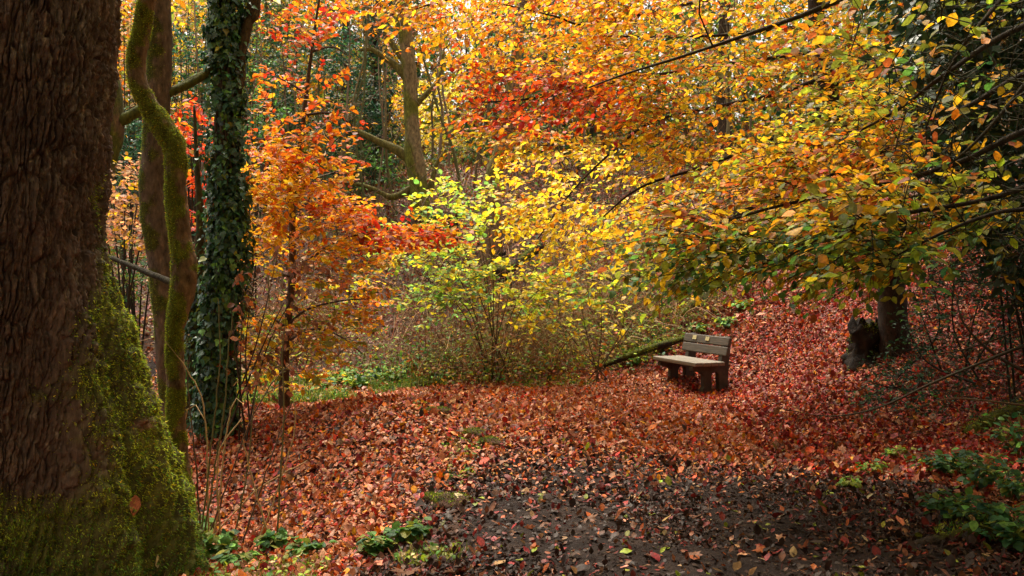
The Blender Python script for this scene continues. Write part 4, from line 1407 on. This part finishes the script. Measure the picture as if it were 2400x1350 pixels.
def sapling(px, Y, rpx, top, lean, group, label, branches=9, twn=26):
    b = gpt(px, Y)
    h_ = (HOR - top) / FPX * Y + EYE - b[2]
    q = [b - UP * .2]
    for k in range(1, 6):
        q.append(b + UP * h_ * k / 5 + np.array([lean * k / 5 + rng.normal(0, .09), rng.normal(0, .1), 0]))
    c = np.array(SAPC[int(rng.integers(4))])
    mb = MB()
    P, r, V, Dn = limb(mb, q, np.linspace(.75, .25, 6) * rpx / FPX * Y, 7, .25, c, .08, 2, seed=int(rng.integers(999)), cap=False)
    nd = P[len(P) // 4:]
    T = nd[rng.integers(len(nd), size=twn)] + rng.normal(0, 1, (twn, 3)) * np.array([.8, .8, .5]) + UP * .5
    grow(mb, nd, T, .014, .004, c * .9, sag=-.1)
    o = mb.build('sapling', M_twig, loc=b)
    return tag(o, label, 'sapling', group)


for px in (700, 735, 760, 790, 808, 826, 848, 872, 905, 925):
    sapling(px + rng.uniform(-8, 8), rng.uniform(20, 25), rng.uniform(3, 6), rng.uniform(-60, 60), rng.normal(0, .5), 'bare thin stems left of the green mossed tree', 'thin bare upright stem in the thicket left of the green mossed tree')
for px in (1012, 1028, 1046, 1085, 1105, 1128, 1230, 1270, 1320, 1370):
    sapling(px + rng.uniform(-6, 6), rng.uniform(24, 30), rng.uniform(3, 6), rng.uniform(-60, 40), rng.normal(0, .6), 'bare thin stems up the bank right of the mossed tree', 'thin bare stem up the bank right of the green mossed tree')
for px in (255, 300, 390, 415, 470, 600, 630, 655):
    sapling(px + rng.uniform(-6, 6), rng.uniform(17, 23), rng.uniform(3, 6), rng.uniform(-60, 40), rng.normal(0, .6), 'bare thin stems behind the left trunks', 'thin bare stem behind the mossy trunks on the left')
for px in (1440, 1500, 1560, 1620, 1700, 1780, 1850, 1960, 2020, 2120, 2200, 2280, 2350):
    sapling(px + rng.uniform(-15, 15), rng.uniform(20, 32), rng.uniform(4, 8), rng.uniform(-80, 20), rng.normal(0, .6), 'bare stems on the right hand slope', 'bare stem on the slope behind the beech crown on the right', twn=36)

ivb = gpt(880, 27)
t = empty('ivy_clad_tree', ivb, 'distant dark ivy column left of the green mossed tree', 'tree')
mb = MB()
P, r, V, Dn = limb(mb, [ivb - UP * .3] + pxpts([(882, 420), (884, 300), (880, 180), (885, 80), (888, -60)], 27), np.array([16, 14, 13, 12, 10, 6]) / FPX * 27, 14, .12, (.05, .04, .03), .1, seed=181)
mb.build('trunk', M_barkcol, t)
mb = MB()
ivy_on(mb, V, Dn, 2200, .10, .34, {'deep': 4, 'dark': 4, 'blueg': 3, 'green': .6}, 9.5)
mb.build('ivy', M_ivy, t)

# bigger trees standing on the plateau, each with its own crown
for k, (px, Y, spec, label) in enumerate([
    (1290, 34, {'orange': 3, 'amber': 3, 'gold': 2}, 'far orange tree behind the crown above the leaning trunk'),
    (1700, 33, {'gold': 3, 'amber': 2, 'olive': 2}, 'far golden tree behind the right beech crown'),
    (2150, 30, {'olive': 3, 'green': 2, 'gold': 1}, 'far olive tree behind the dark twigs at the right edge'),
    (620, 36, {'olive': 3, 'gold': 2, 'tan': 2, 'deep': 1}, 'far olive tree above the red beech leaves'),
    (330, 34, {'tan': 3, 'gold': 2, 'olive': 2}, 'far tan tree behind the smooth grey trunk'),
    (60, 34, {'olive': 3, 'gold': 2, 'amber': 2}, 'far olive gold tree hidden mostly by the huge trunk'),
    (800, 40, {'gold': 3, 'tan': 2, 'amber': 2}, 'far gold tree beyond the thicket of bare stems')]):
    b = gpt(px, Y)
    t = empty('woodland_tree', b, label, 'tree')
    mb = MB()
    hh = rng.uniform(9, 11)
    P, r, V, Dn = limb(mb, [b - UP * .3, b + UP * hh * .3 + rng.normal(0, .2, 3), b + UP * hh * .6 + rng.normal(0, .3, 3), b + UP * hh * .95], [.3, .24, .17, .05], 12, .3, (.07, .055, .04), .08, seed=200 + k)
    mb.build('trunk', M_barkcol, t)
    nd = P[len(P) // 3:]
    n = 240
    T = b + np.array([0, 0, hh * .62]) + rng.normal(0, 1, (n, 3)) * np.array([2.2, 1.8, hh * .2])
    T[:, 2] = np.maximum(T[:, 2], b[2] + 1.0)
    a, c = MB(), MB()
    D_ = grow(c, nd, T, .04, .008, (.07, .055, .04))
    sprays(a, None, T, D_, 1.0, 12, .2, lambda P, n, m: pick(n * m, spec, .3), SIMPLE)
    c.build('twigs', M_twig, t)
    a.build('crown', M_leaf, t)

# the wood behind: a far mass of trunks and foliage nobody could count
mb = MB()
for k in range(60):
    a = rng.uniform(-.62, .62)
    Y = rng.uniform(42, 66)
    b = np.array([a * Y, Y, float(H(a * Y, Y))])
    hh = rng.uniform(7, 15)
    tube(mb, [b - UP * .3, b + UP * hh * .5 + rng.normal(0, .3, 3), b + UP * hh + rng.normal(0, .5, 3)], [.15, .09, .03], 5, np.array([.10, .085, .065]) * rng.uniform(.6, 1.5))
n = 170000
a = rng.uniform(-.66, .66, n)
Y = rng.uniform(41, 68, n)
x = a * Y
u = rng.uniform(0, 1, n) ** 1.5
gapc = 1 - .75 * np.exp(-((a + .06) / .035) ** 2) - .72 * np.exp(-((a - .14) / .03) ** 2) - .75 * np.exp(-((a - .31) / .05) ** 2)
z = H(x, Y) + u * (19 + 3 * vnoise(np.stack([x * .2, Y * .2, x * 0], -1), 6)) 
k = (fbm(np.stack([x * .35, Y * .35, z * .5], -1), 2, 8) > -.42) & (rng.uniform(0, 1, n) < np.where(u > .35, gapc, 1))
P = np.stack([x, Y, z], -1)[k]
n = len(P)
leaves(mb, SIMPLE, P, rng.normal(0, 1, (n, 3)), UP + rng.normal(0, .9, (n, 3)), rng.uniform(.25, .5, n), pick(n, {'olive': 4, 'tan': 1.6, 'gold': 1.4, 'brown': 3.4, 'deep': 3, 'amber': 1, 'green': 1.4, 'dark': 2}, .3))
for k in range(90):  # unseen ring of trees behind the camera, added to block light
    a = rng.uniform(0, 2 * np.pi)
    Rr = rng.uniform(9, 22)
    b = np.array([Rr * math.cos(a), Rr * math.sin(a) - 2, 0])
    if b[1] > 1.5: continue
    b[2] = float(H(b[0], b[1]))
    hh = rng.uniform(8, 12)
    tube(mb, [b - UP * .3, b + UP * hh * .5 + rng.normal(0, .2, 3), b + UP * hh], [.2, .14, .04], 6, np.array([.08, .065, .05]))
    m = 420
    Q = b + UP * hh * .62 + rng.normal(0, 1, (m, 3)) * np.array([1.7, 1.7, hh * .22])
    Q[:, 2] = np.maximum(Q[:, 2], b[2] + .4)
    leaves(mb, SIMPLE, Q, rng.normal(0, 1, (m, 3)), UP + rng.normal(0, .6, (m, 3)), rng.uniform(.3, .55, m), pick(m, {'olive': 4, 'gold': 2, 'brown': 2, 'amber': 2}, .3))
tag(mb.build('far_woodland', M_leaf), 'distant autumn woodland of bare trunks and tan foliage above the bank, and unseen trees added behind the camera for shade', 'woodland', kind='stuff')

# ------------------------------------------------------------------ undergrowth: dead stems, brambles and low green leaves
mb = MB()
ug = [(560, 930), (720, 880), (900, 870), (1100, 870), (1280, 830), (1500, 800), (1600, 760), (1700, 700), (1760, 640), (1500, 560), (1250, 640), (1100, 720), (900, 700), (700, 800)]
n = 10000
xs = rng.uniform(-4.5, 5.6, n)
ys = rng.uniform(13.2, 21, n)
lim = np.interp(xs, [-4.5, -1.5, 0, 1.6, 2.6, 5.6], [14.2, 13.9, 14.0, 15.2, 15.8, 19])
dens = np.where(ys > lim, 1, 0) * np.clip(.55 + 1.2 * clump(xs, ys, .7, 66), .05, 1) * np.where(ys > 18.5, .35, 1)
k = rng.uniform(0, 1, n) < dens
xs, ys = xs[k], ys[k]
for x_, y_ in zip(xs, ys):
    p = np.array([x_, y_, float(H(x_, y_))])
    h_ = rng.gamma(3, .19) + .1
    d_ = rng.normal(0, .5, 3) * np.array([1, 1, 0])
    q = np.array([p - UP * .03, p + UP * h_ * .6 + d_ * h_ * .3, p + UP * h_ + d_ * h_, p + UP * h_ * rng.uniform(.5, 1.0) + d_ * h_ * 1.9])
    c = np.array(PAL[('straw', 'tan', 'straw', 'rust', 'brown', 'tan')[int(rng.integers(6))]]) * rng.uniform(.5, 1.1)
    tube(mb, spline(q, .2), rng.uniform(.0025, .006), 3, c)
P = np.stack([xs, ys, H(xs, ys)], -1)
i = rng.integers(len(P), size=17000)
Q = P[i] + rng.normal(0, 1, (17000, 3)) * np.array([.3, .3, 0]) + UP * rng.gamma(2.2, .13, (17000, 1))
Q[:, 2] = np.maximum(Q[:, 2], H(Q[:, 0], Q[:, 1]) + .03)
leaves(mb, OVATE, Q, rng.normal(0, 1, (17000, 3)) * np.array([1, 1, .4]), UP + rng.normal(0, .45, (17000, 3)), rng.uniform(.04, .09, 17000),
       zone(Q, [(lambda P: .5 + 0 * P[:, 0], {'olive': 3, 'rust': 2.4, 'tan': 2, 'gold': 2, 'brown': 2.4, 'lime': 1.2, 'yellow': .5, 'green': 1}),
                (lambda P: np.clip(.5 + 1.3 * fbm(P * .9, 2, 88), 0, 1), {'green': 3, 'lime': 1.4, 'deep': 1.5, 'fresh': .6})]))
tag(mb.build('undergrowth', M_green), 'tangle of dead stems, brambles and low green leaves on the bank', 'undergrowth', kind='stuff')

# dry grey-brown twig thicket further up the bank
mb = MB()
for q_ in range(900):
    a = rng.uniform(-.40, .30)
    Y = rng.uniform(18.5, 27)
    p = np.array([a * Y, Y, float(H(a * Y, Y))])
    h_ = rng.gamma(3, .3) + .2
    d_ = rng.normal(0, .35, 3) * np.array([1, 1, 0])
    tube(mb, [p, p + UP * h_ * .5 + d_ * h_ * .3, p + UP * h_ + d_ * h_], [.009, .006, .003], 3, np.array(PAL[('tan', 'brown', 'olive', 'straw')[int(rng.integers(4))]]) * rng.uniform(.35, .8))
n = 9000
a = rng.uniform(-.5, .42, n)
Y = rng.uniform(18.5, 30, n)
k = clump(a * Y, Y, .6, 91) > .05
a, Y = a[k], Y[k]
n = len(a)
Q = np.stack([a * Y, Y, H(a * Y, Y) + rng.gamma(2, .16, n)], -1)
leaves(mb, SIMPLE, Q, rng.normal(0, 1, (n, 3)), UP + rng.normal(0, .5, (n, 3)), rng.uniform(.06, .13, n), pick(n, {'olive': 3, 'tan': 2, 'deep': 2, 'green': 2, 'rust': 1}, .3))
tag(mb.build('thicket', M_green), 'dry thicket of twigs and scrub on the upper bank', 'thicket', kind='stuff')

# grass and ground ivy beside the leafy path edge
mb = MB()
def turf(n, poly, h_, spec, dens=.0):
    poly = np.asarray(poly, float)
    x = rng.uniform(poly[:, 0].min(), poly[:, 0].max(), n)
    y = rng.uniform(poly[:, 1].min(), poly[:, 1].max(), n)
    k = in_poly(x, y, poly) & (clump(x, y, 2.2, 71) > dens)
    x, y = x[k], y[k]
    n = len(x)
    leaves(mb, BLADE, np.stack([x, y, H(x, y)], -1), UP + rng.normal(0, .4, (n, 3)), rng.normal(0, 1, (n, 3)), rng.uniform(.5, 1.4, n) * h_, pick(n, spec, .3), .35, 0, .5)
    j = rng.integers(n, size=n // 3)
    Q = np.stack([x[j], y[j], H(x[j], y[j]) + rng.uniform(.02, h_, len(j))], -1)
    leaves(mb, ROUND, Q, rng.normal(0, 1, (len(j), 3)) * np.array([1, 1, .3]), UP + rng.normal(0, .4, (len(j), 3)), rng.uniform(.02, .05, len(j)), pick(len(j), spec, .3))
turf(17000, [(-4.2, 12.6), (-3.0, 12.3), (-2.0, 13.2), (-1.2, 13.9), (-1.4, 14.9), (-4.6, 14.6)], .13, {'green': 3, 'lime': .8, 'olive': 2.4, 'deep': 1, 'straw': .4}, -.35)
turf(4000, [(-.3, 13.7), (1.2, 14.0), (1.9, 14.8), (0.2, 14.6)], .06, {'lime': 2, 'olive': 2, 'green': 2}, .0)
turf(3600, [(-2.3, 5.2), (-.8, 5.0), (-.2, 5.4), (-.6, 6.3), (-2.2, 6.4)], .07, {'olive': 3, 'green': 2, 'lime': 1, 'straw': .6}, .05)
turf(2200, [(-1.2, 7.5), (0.0, 7.4), (0.2, 9.4), (-1, 9.4)], .05, {'olive': 3, 'green': 2, 'lime': 1}, .35)
tag(mb.build('grass', M_green), 'patches of short green grass and ground ivy at the path edges', 'grass', kind='stuff')

# ------------------------------------------------------------------ logs, stump, roots, mossy stones
def log(pts, rad, label, moss=.0, name='fallen_log', cat='log', col=(.05, .04, .028), n=2500, mat=None):
    b = np.asarray(pts[0], float)
    t = empty(name, b, label, cat)
    mb = MB()
    P, r, V, Dn = limb(mb, pts, rad, 18, .06, col, .2, 3, seed=int(rng.integers(999)))
    w = paint(mb, V, Dn, col, MS, moss, 3, int(rng.integers(99)), (0, 0, .9))
    mb.build('trunk', mat or M_barkcol, t)
    mb = MB()
    tufts(mb, V, Dn, w, n, (.015, .035), MOSSC, .3)
    tag(mb.build('moss', M_moss, t), kind='stuff')
    return t


log([W(1590, 742, 16.6), W(1640, 700, 17), W(1690, 668, 17.4), W(1760, 640, 17.8)], [.05, .065, .075, .09], 'mossy fallen log slanting up the bank behind the bench', -.25)
log([W(1380, 655, 17.8), W(1470, 648, 18), W(1530, 630, 18.2), W(1600, 610, 18.6)], [.04, .08, .09, .09], 'dark fallen log lying level under the golden leaves', .05)
log([W(1400, 862, 14.9), W(1480, 832, 15.1), W(1540, 812, 15.3), W(1610, 792, 15.6)], [.04, .055, .06, .05], 'low rotten log along the path edge left of the bench', .1, col=(.022, .016, .012))
log([W(1130, 640, 17.8), W(1190, 632, 18), W(1270, 575, 18.4)], [.09, .10, .08], 'dark branch lying behind the lime green bush', .2, col=(.03, .022, .016))
log([W(930, 912, 13.8), W(985, 905, 13.9), W(1050, 900, 14.1)], [.05, .08, .05], 'short mossy log in the brambles at the path edge', .05, col=(.03, .024, .016), n=900)
gb = gpt(2260, 9.2)
log([gb + UP * .02, gpt(2330, 9.4) + UP * .07, gpt(2420, 9.6) + UP * .10, gpt(2520, 9.8) + UP * .12], [.05, .075, .085, .09], 'mossy log at the right edge among dark leaves', -.2)
rb = gpt(2080, 5.3)
log([rb - UP * .03, gpt(2160, 5.32) + UP * .02, gpt(2250, 5.4) + UP * .035, gpt(2340, 5.5) + UP * .02, gpt(2430, 5.5) - UP * .05], [.02, .035, .045, .04, .03], 'bare root crossing the dark path at bottom right', .35, 'tree_root', 'root', (.05, .038, .03), 700)

stump(2036, 792, 12.4, 36, 92, 'dark hollow stump standing in front of the beech trunk on the right')
# moss-topped stones breaking the leaf bank
for k, (px, py, Y, s_, label) in enumerate([(1062, 1178, 6.75, .17, 'mossy stone low on the leaf bank nearest the path'), (1112, 1045, 8.5, .13, 'earthy mossed stone at the top of the leaf bank'), (1150, 1060, 8.3, .12, 'small mossed stone beside the earthy one'), (1028, 1000, 9.0, .13, 'mossy earth lump near the crest of the leaf bank'), (1012, 1160, 7.0, .09, 'little mossy stone left of the lowest one')]):
    b = gpt(px, Y)
    t = empty('mossy_stone', b, label, 'stone')
    bm = bmesh.new()
    bmesh.ops.create_icosphere(bm, subdivisions=4, radius=1)
    V = np.array([v.co[:] for v in bm.verts])
    D = V.copy()
    V = V * (1 + .35 * fbm(V * 1.3 + k * 7, 3, 41)[:, None]) * np.array([s_, s_ * .8, s_ * .5])
    for v, c in zip(bm.verts, V): v.co = c
    me = bpy.data.meshes.new('stone')
    bm.to_mesh(me)
    bm.free()
    me.materials.append(M_soil)
    for p in me.polygons: p.use_smooth = True
    o = bpy.data.objects.new('stone', me)
    COL.objects.link(o)
    o.parent = t
    mb = MB()
    w = np.clip(V[:, 2] / s_ * 2 + .2 + .5 * fbm(V * 9, 2, 5), 0, 1)
    i = rng.choice(len(V), 700, p=w ** 3 / (w ** 3).sum())
    leaves(mb, BLADE, V[i] + b + rng.normal(0, .006, (700, 3)), D[i] + rng.normal(0, .5, (700, 3)), rng.normal(0, 1, (700, 3)), rng.uniform(.010, .022, 700), pick(700, MOSSC, .3), .3, 0)
    tag(mb.build('moss', M_moss, t), kind='stuff')

# ------------------------------------------------------------------ ferns
def fern(px, Y, s_, label, spec, n=9, dz=0):
    b = gpt(px, Y) + UP * dz
    mb = MB()
    for k in range(n):
        a = rng.uniform(0, 2 * np.pi)
        dv = np.array([math.cos(a), math.sin(a), 0])
        q = spline([b, b + dv * s_ * .3 + UP * s_ * .55, b + dv * s_ * .7 + UP * s_ * .7, b + dv * s_ * 1.05 + UP * s_ * .45], .03)
        c = pick(1, spec, .2)[0]
        tube(mb, q, .003, 3, c * .8)
        m = len(q)
        tt = np.linspace(0, 1, m)
        T = nrm(np.gradient(q, axis=0))
        for sd in (-1, 1):
            A = sd * np.cross(T, UP) + T * .35 - UP * .15
            leaves(mb, OVATE, q[3:], A[3:], UP + rng.normal(0, .15, (m - 3, 3)), (s_ * .34 * np.sin(np.pi * (.12 + .86 * tt)) + .01)[3:], np.tile(c, (m - 3, 1)) * np.exp(rng.normal(0, .1, (m - 3, 1))), .2, .1, .45)
    return tag(mb.build('fern', M_green, loc=b), label, 'fern')


fern(1480, 16.2, .42, 'green and tan fern on the bank left of the bench', {'olive': 2, 'green': 2, 'gold': 1})
fern(1010, 21.3, .5, 'pale fern at the foot of the green mossed tree', {'green': 3, 'fresh': 2, 'lime': 1})
fern(1455, 16.6, .3, 'small fern just left of the larger tan fern', {'green': 2, 'olive': 2}, 6)

# ------------------------------------------------------------------ low plants
def herb(px, Y, s_, label, spec, n=12, name='bramble_plant', cat='plant', group=None, S=.07, mat=None, dz=0):
    b = gpt(px, Y) + UP * dz
    mb = MB()
    for k in range(n):
        a = rng.uniform(0, 2 * np.pi)
        dv = np.array([math.cos(a), math.sin(a), 0]) * rng.uniform(.4, 1.2)
        h_ = s_ * rng.uniform(.5, 1.1)
        q = spline([b + dv * .03 * s_, b + dv * s_ * .35 + UP * h_ * .7, b + dv * s_ * .8 + UP * h_ * .9], .05)
        tube(mb, q, .003, 3, np.array(PAL['olive']) * .7)
        m = len(q) // 2 * 2
        jj = rng.integers(2, len(q), size=6)
        A = dv + rng.normal(0, .7, (6, 3)) * np.array([1, 1, .4])
        P = q[jj] + rng.normal(0, .02, (6, 3))
        leaves(mb, OVATE, P, A, UP + rng.normal(0, .3, (6, 3)), rng.uniform(.6, 1.3, 6) * S, pick(6, spec, .25), .25, .15, 1.25)
    return tag(mb.build(name, mat or M_green, loc=b), label, cat, group)


GRN = {'green': 3, 'deep': 4, 'fresh': .4, 'olive': 1, 'blueg': 1}
for px, Y, s_, lb in [(2290, 6.6, .32, 'leafy green bramble at the bottom right, tallest of its patch'), (2370, 6.2, .34, 'leafy bramble touching the right edge above the root'), (2230, 5.9, .2, 'small bright green nettle beside the dark path'), (2330, 5.5, .26, 'green bramble just above the bottom right corner'), (2390, 7.6, .4, 'dark bramble at the right edge under the mossy log'), (2210, 7.2, .2, 'low bramble sprig on dark leaves right of the path'), (2380, 5.1, .2, 'bramble leaves in the very bottom right corner')]:
    herb(px, Y, s_, lb, GRN, 26, S=.058)
for px, Y, s_, lb in [(2040, 7.6, .12, 'trailing green weed on the dark leaves beneath the bare twigs'), (1990, 7.1, .10, 'tiny green weed at the right side of the mud path'), (2110, 8.2, .12, 'faint green weed under the holly twigs')]:
    herb(px, Y, s_, lb, {'green': 2, 'olive': 3, 'lime': .8}, 10, 'weed', S=.05)
for px, Y, s_, lb in [(455, 6.7, .2, 'green leafy weed against the foot of the huge mossy trunk'), (510, 6.9, .16, 'pale green nettle clump at the bottom left'), (560, 6.35, .14, 'nettle clump between trunk foot and leaf bank'), (640, 6.75, .12, 'low nettle patch at the bottom of the leaf bank'), (720, 6.1, .10, 'small nettle at the bottom edge left of centre'), (450, 7.5, .18, 'fresh green weed beside the crooked tree foot'), (960, 6.0, .10, 'small green weed tuft at the lower edge of the leaf bank'), (880, 5.8, .09, 'weed tuft with rounded leaves left of the mud')]:
    herb(px, Y, s_, lb, {'green': 4, 'fresh': .8, 'olive': 2, 'deep': 1.5, 'cream': .15}, 16, 'nettle_plant', S=.075)
for px, Y, s_, lb in [(760, 13.6, .3, 'leafy green bramble beside the foot of the young beech'), (920, 14.2, .32, 'green bramble in front of the short mossy log'), (840, 13.7, .26, 'low bright bramble in the grass left of the lime bush'), (1030, 14.6, .26, 'small bramble under the left stems of the lime bush'), (800, 14.2, .3, 'leafy green bramble where the grass meets the young beech'), (880, 14.6, .34, 'green bramble mound at the left foot of the lime bush'), (960, 14.9, .3, 'green bramble right of the grassy patch'), (1550, 16.2, .24, 'bright green bramble behind the low rotten log'), (1640, 16.4, .22, 'green bramble behind the bench back'), (1700, 16.3, .22, 'bramble sprig right behind the bench at the leaf slope'), (1740, 16.8, .2, 'bramble sprig higher up beside the leaf slope'), (1480, 15.6, .22, 'yellow green bramble left of the bench')]:
    herb(px, Y, s_, lb, {'green': 3, 'lime': 1.5, 'fresh': 1.2, 'deep': 1, 'gold': .4}, 16, S=.085)

# ------------------------------------------------------------------ dry stalks beside the huge trunk
stalks = [
    ([(465, 1140), (500, 1000), (515, 860), (512, 700)], 'green cane rising straight in front of the ivy'), ([(470, 1130), (525, 960), (535, 820), (545, 740)], 'greenish cane leaning right across the ivy'),
    ([(490, 1100), (480, 980), (440, 870), (388, 800)], 'pale stalk arching up left to the crooked tree'), ([(478, 1060), (600, 960), (700, 830)], 'long thin twig leaning right over the leaves'),
    ([(480, 1200), (600, 1150), (720, 1080)], 'straw stalk sloping right across the leaf bank'), ([(640, 1265), (590, 1120), (570, 1030)], 'pale broken stalk slanting left on the leaf bank'),
    ([(560, 1200), (640, 1060), (685, 940)], 'thin stalk crossing the leaf bank to the young beech'), ([(520, 1180), (510, 1080), (560, 990), (565, 980)], 'short pale stalk at the foot of the ivy'),
    ([(395, 945), (440, 960), (480, 985)], 'bleached twig touching the crooked trunk'), ([(500, 965), (540, 960), (565, 945)], 'bleached twig in front of the ivy tree'),
    ([(648, 1100), (665, 980), (662, 850), (668, 760)], 'tall thin greenish stem before the young beech'), ([(600, 1220), (650, 1150), (690, 1010), (688, 930)], 'bent straw stem right of the canes'),
    ([(475, 1150), (455, 1050), (440, 900), (445, 830)], 'dark cane close against the crooked trunk'), ([(545, 1230), (575, 1130), (590, 1010), (600, 900)], 'slim olive stem at the bank foot')]
for k, (L_, lb) in enumerate(stalks):
    Y = 6.9 + .12 * (k % 5)
    pp = pxpts(L_, Y)
    pp[0][2] = float(H(pp[0][0], Y)) - .02
    mb = MB()
    P, r = spline(pp, .06, np.linspace(.0075, .0035, len(pp)))
    P = P + rng.normal(0, .003, P.shape)
    c = np.array(PAL['straw']) if 'pale' in lb or 'straw' in lb or 'bleached' in lb else np.array([.16, .15, .06]) if 'green' in lb or 'olive' in lb else np.array([.12, .08, .05])
    tube(mb, P, r, 6, c)
    tag(mb.build('dry_stalk', M_stem, loc=pp[0]), lb, 'stalk', 'dry stalks beside the huge mossy trunk')

# a dark yew fills the upper right corner behind the twigs
yb_ = gpt(2420, 9.6)
stems = [([yb_ + rng.normal(0, .1, 3) * np.array([1, 1, 0]), W(2420 + (a - 2420) * .4, (b + 760) / 2, 9.8), W(a, b, 9.6 + rng.uniform(-.6, .6))], .014) for a, b in [(2150, 40), (2200, 200), (2300, 0), (2400, -80), (2180, 330), (2260, 420), (2380, 300), (2120, -60)]]
T, _, _ = vol([(2110, -90), (2500, -90), (2500, 700), (2380, 690), (2310, 560), (2200, 440), (2150, 250)], (8.0, 10.8), 1250, .4, 36)
bush('yew_tree', 'black green yew behind the bare twigs in the upper right corner', 'tree', yb_, stems, T, lambda P, n, m: pick(n * m, {'dark': 6, 'deep': 1.4, 'olive': .6, 'gold': .2}, .3), .10, 10, SIMPLE, .5, .012, (.03, .026, .018), M_ivy, .6, None, .25, .4)

# ------------------------------------------------------------------ holly scrub and bare branches at the right
hb = gpt(2230, 11.0)
stems = [([hb + rng.normal(0, .25, 3) * np.array([1, 1, 0]), W(2230 + (a - 2230) * .5, (b + 900) / 2 + 20, 10.8), W(a, b, 10.4 + rng.uniform(-.6, .6))], .016) for a, b in [(2120, 760), (2140, 680), (2170, 610), (2240, 600), (2320, 620), (2380, 700), (2020, 890), (2080, 900), (2300, 760)]]
T, _, _ = vol([(2130, 800), (2160, 650), (2220, 570), (2460, 560), (2460, 960), (2280, 960), (2060, 960), (2010, 905)], (9.4, 11.4), 1200, .6, 35)
bush('holly_bush', 'straggly dark holly scrub on the slope at the right edge', 'bush', hb, stems, T, lambda P, n, m: pick(n * m, {'deep': 3, 'blueg': 1.6, 'dark': 5, 'green': .6}, .3), .05, 4, HOLLY, .3, .012, (.03, .026, .018), M_green, .6)
for L_, r0, lb in [([(2400, 810, 8.2), (2300, 850, 8.2), (2180, 900, 8.3), (2060, 955, 8.5), (1950, 975, 8.8), (1840, 960, 9.2)], .016, 'long bare branch drooping left over the red leaves'),
                   ([(2420, 760, 8.8), (2320, 800, 8.7), (2230, 825, 8.7), (2110, 835, 8.8)], .010, 'thin bare branch above the long drooping one'),
                   ([(2420, 880, 8.4), (2330, 830, 8.5), (2260, 760, 8.6), (2240, 690, 8.7)], .018, 'stout bare stem rising from the right edge'),
                   ([(2440, 955, 8.6), (2300, 938, 8.7), (2220, 935, 8.8), (2130, 960, 9.0)], .012, 'pale bare branch lying level above the mossy log')]:
    pp = pxpts(L_, 8)
    t = empty('bare_branch', pp[0], lb, 'branch', 'bare branches at the right edge')
    mb = MB()
    q, _, _, _ = limb(mb, pp, np.linspace(r0, r0 * .25, len(pp)), 7, .06, (.05, .04, .025) if 'pale' not in lb else (.16, .11, .06), .1, seed=int(rng.integers(999)))
    mb.build('stem', M_twig, t)
    mb = MB()
    T = q[rng.integers(len(q), size=26)] + rng.normal(0, 1, (26, 3)) * np.array([.3, .3, .14])
    T[:, 2] = np.maximum(T[:, 2], H(T[:, 0], T[:, 1]) + .08)
    grow(mb, q, T, .005, .002, (.05, .04, .025))
    mb.build('twigs', M_twig, t)

# ------------------------------------------------------------------ single leaves that stand out
for px, py, Y, S, c, tpl, lb in [(1523, 1092, 7.75, .11, 'red', OVATE, 'single bright red leaf lying on the dark path'), (1318, 1128, 7.3, .11, 'red', OVATE, 'red leaf at the left side of the dark path'), (1060, 1330, 4.98, .14, 'brown', MAPLE, 'brown lobed leaf at the bottom edge of the path'),
                             (950, 1335, 4.98, .17, 'brown', MAPLE, 'large dull brown leaf at the bottom edge left of the mud'), (1090, 1315, 5.05, .12, 'salmon', OVATE, 'salmon leaf on mud near the bottom edge'), (1370, 1302, 5.15, .1, 'rust', OVATE, 'rust leaf alone on the mud at the bottom')]:
    b = gpt(px, Y) + UP * .03
    mb = MB()
    leaves(mb, tpl, [b], rng.normal(0, 1, (1, 3)) * np.array([1, 1, .05]), GN(b[0], b[1])[None] + rng.normal(0, .15, (1, 3)), [S], [PAL[c]], .2, .2)
    tag(mb.build('fallen_leaf', M_litter, loc=b), lb, 'leaf')
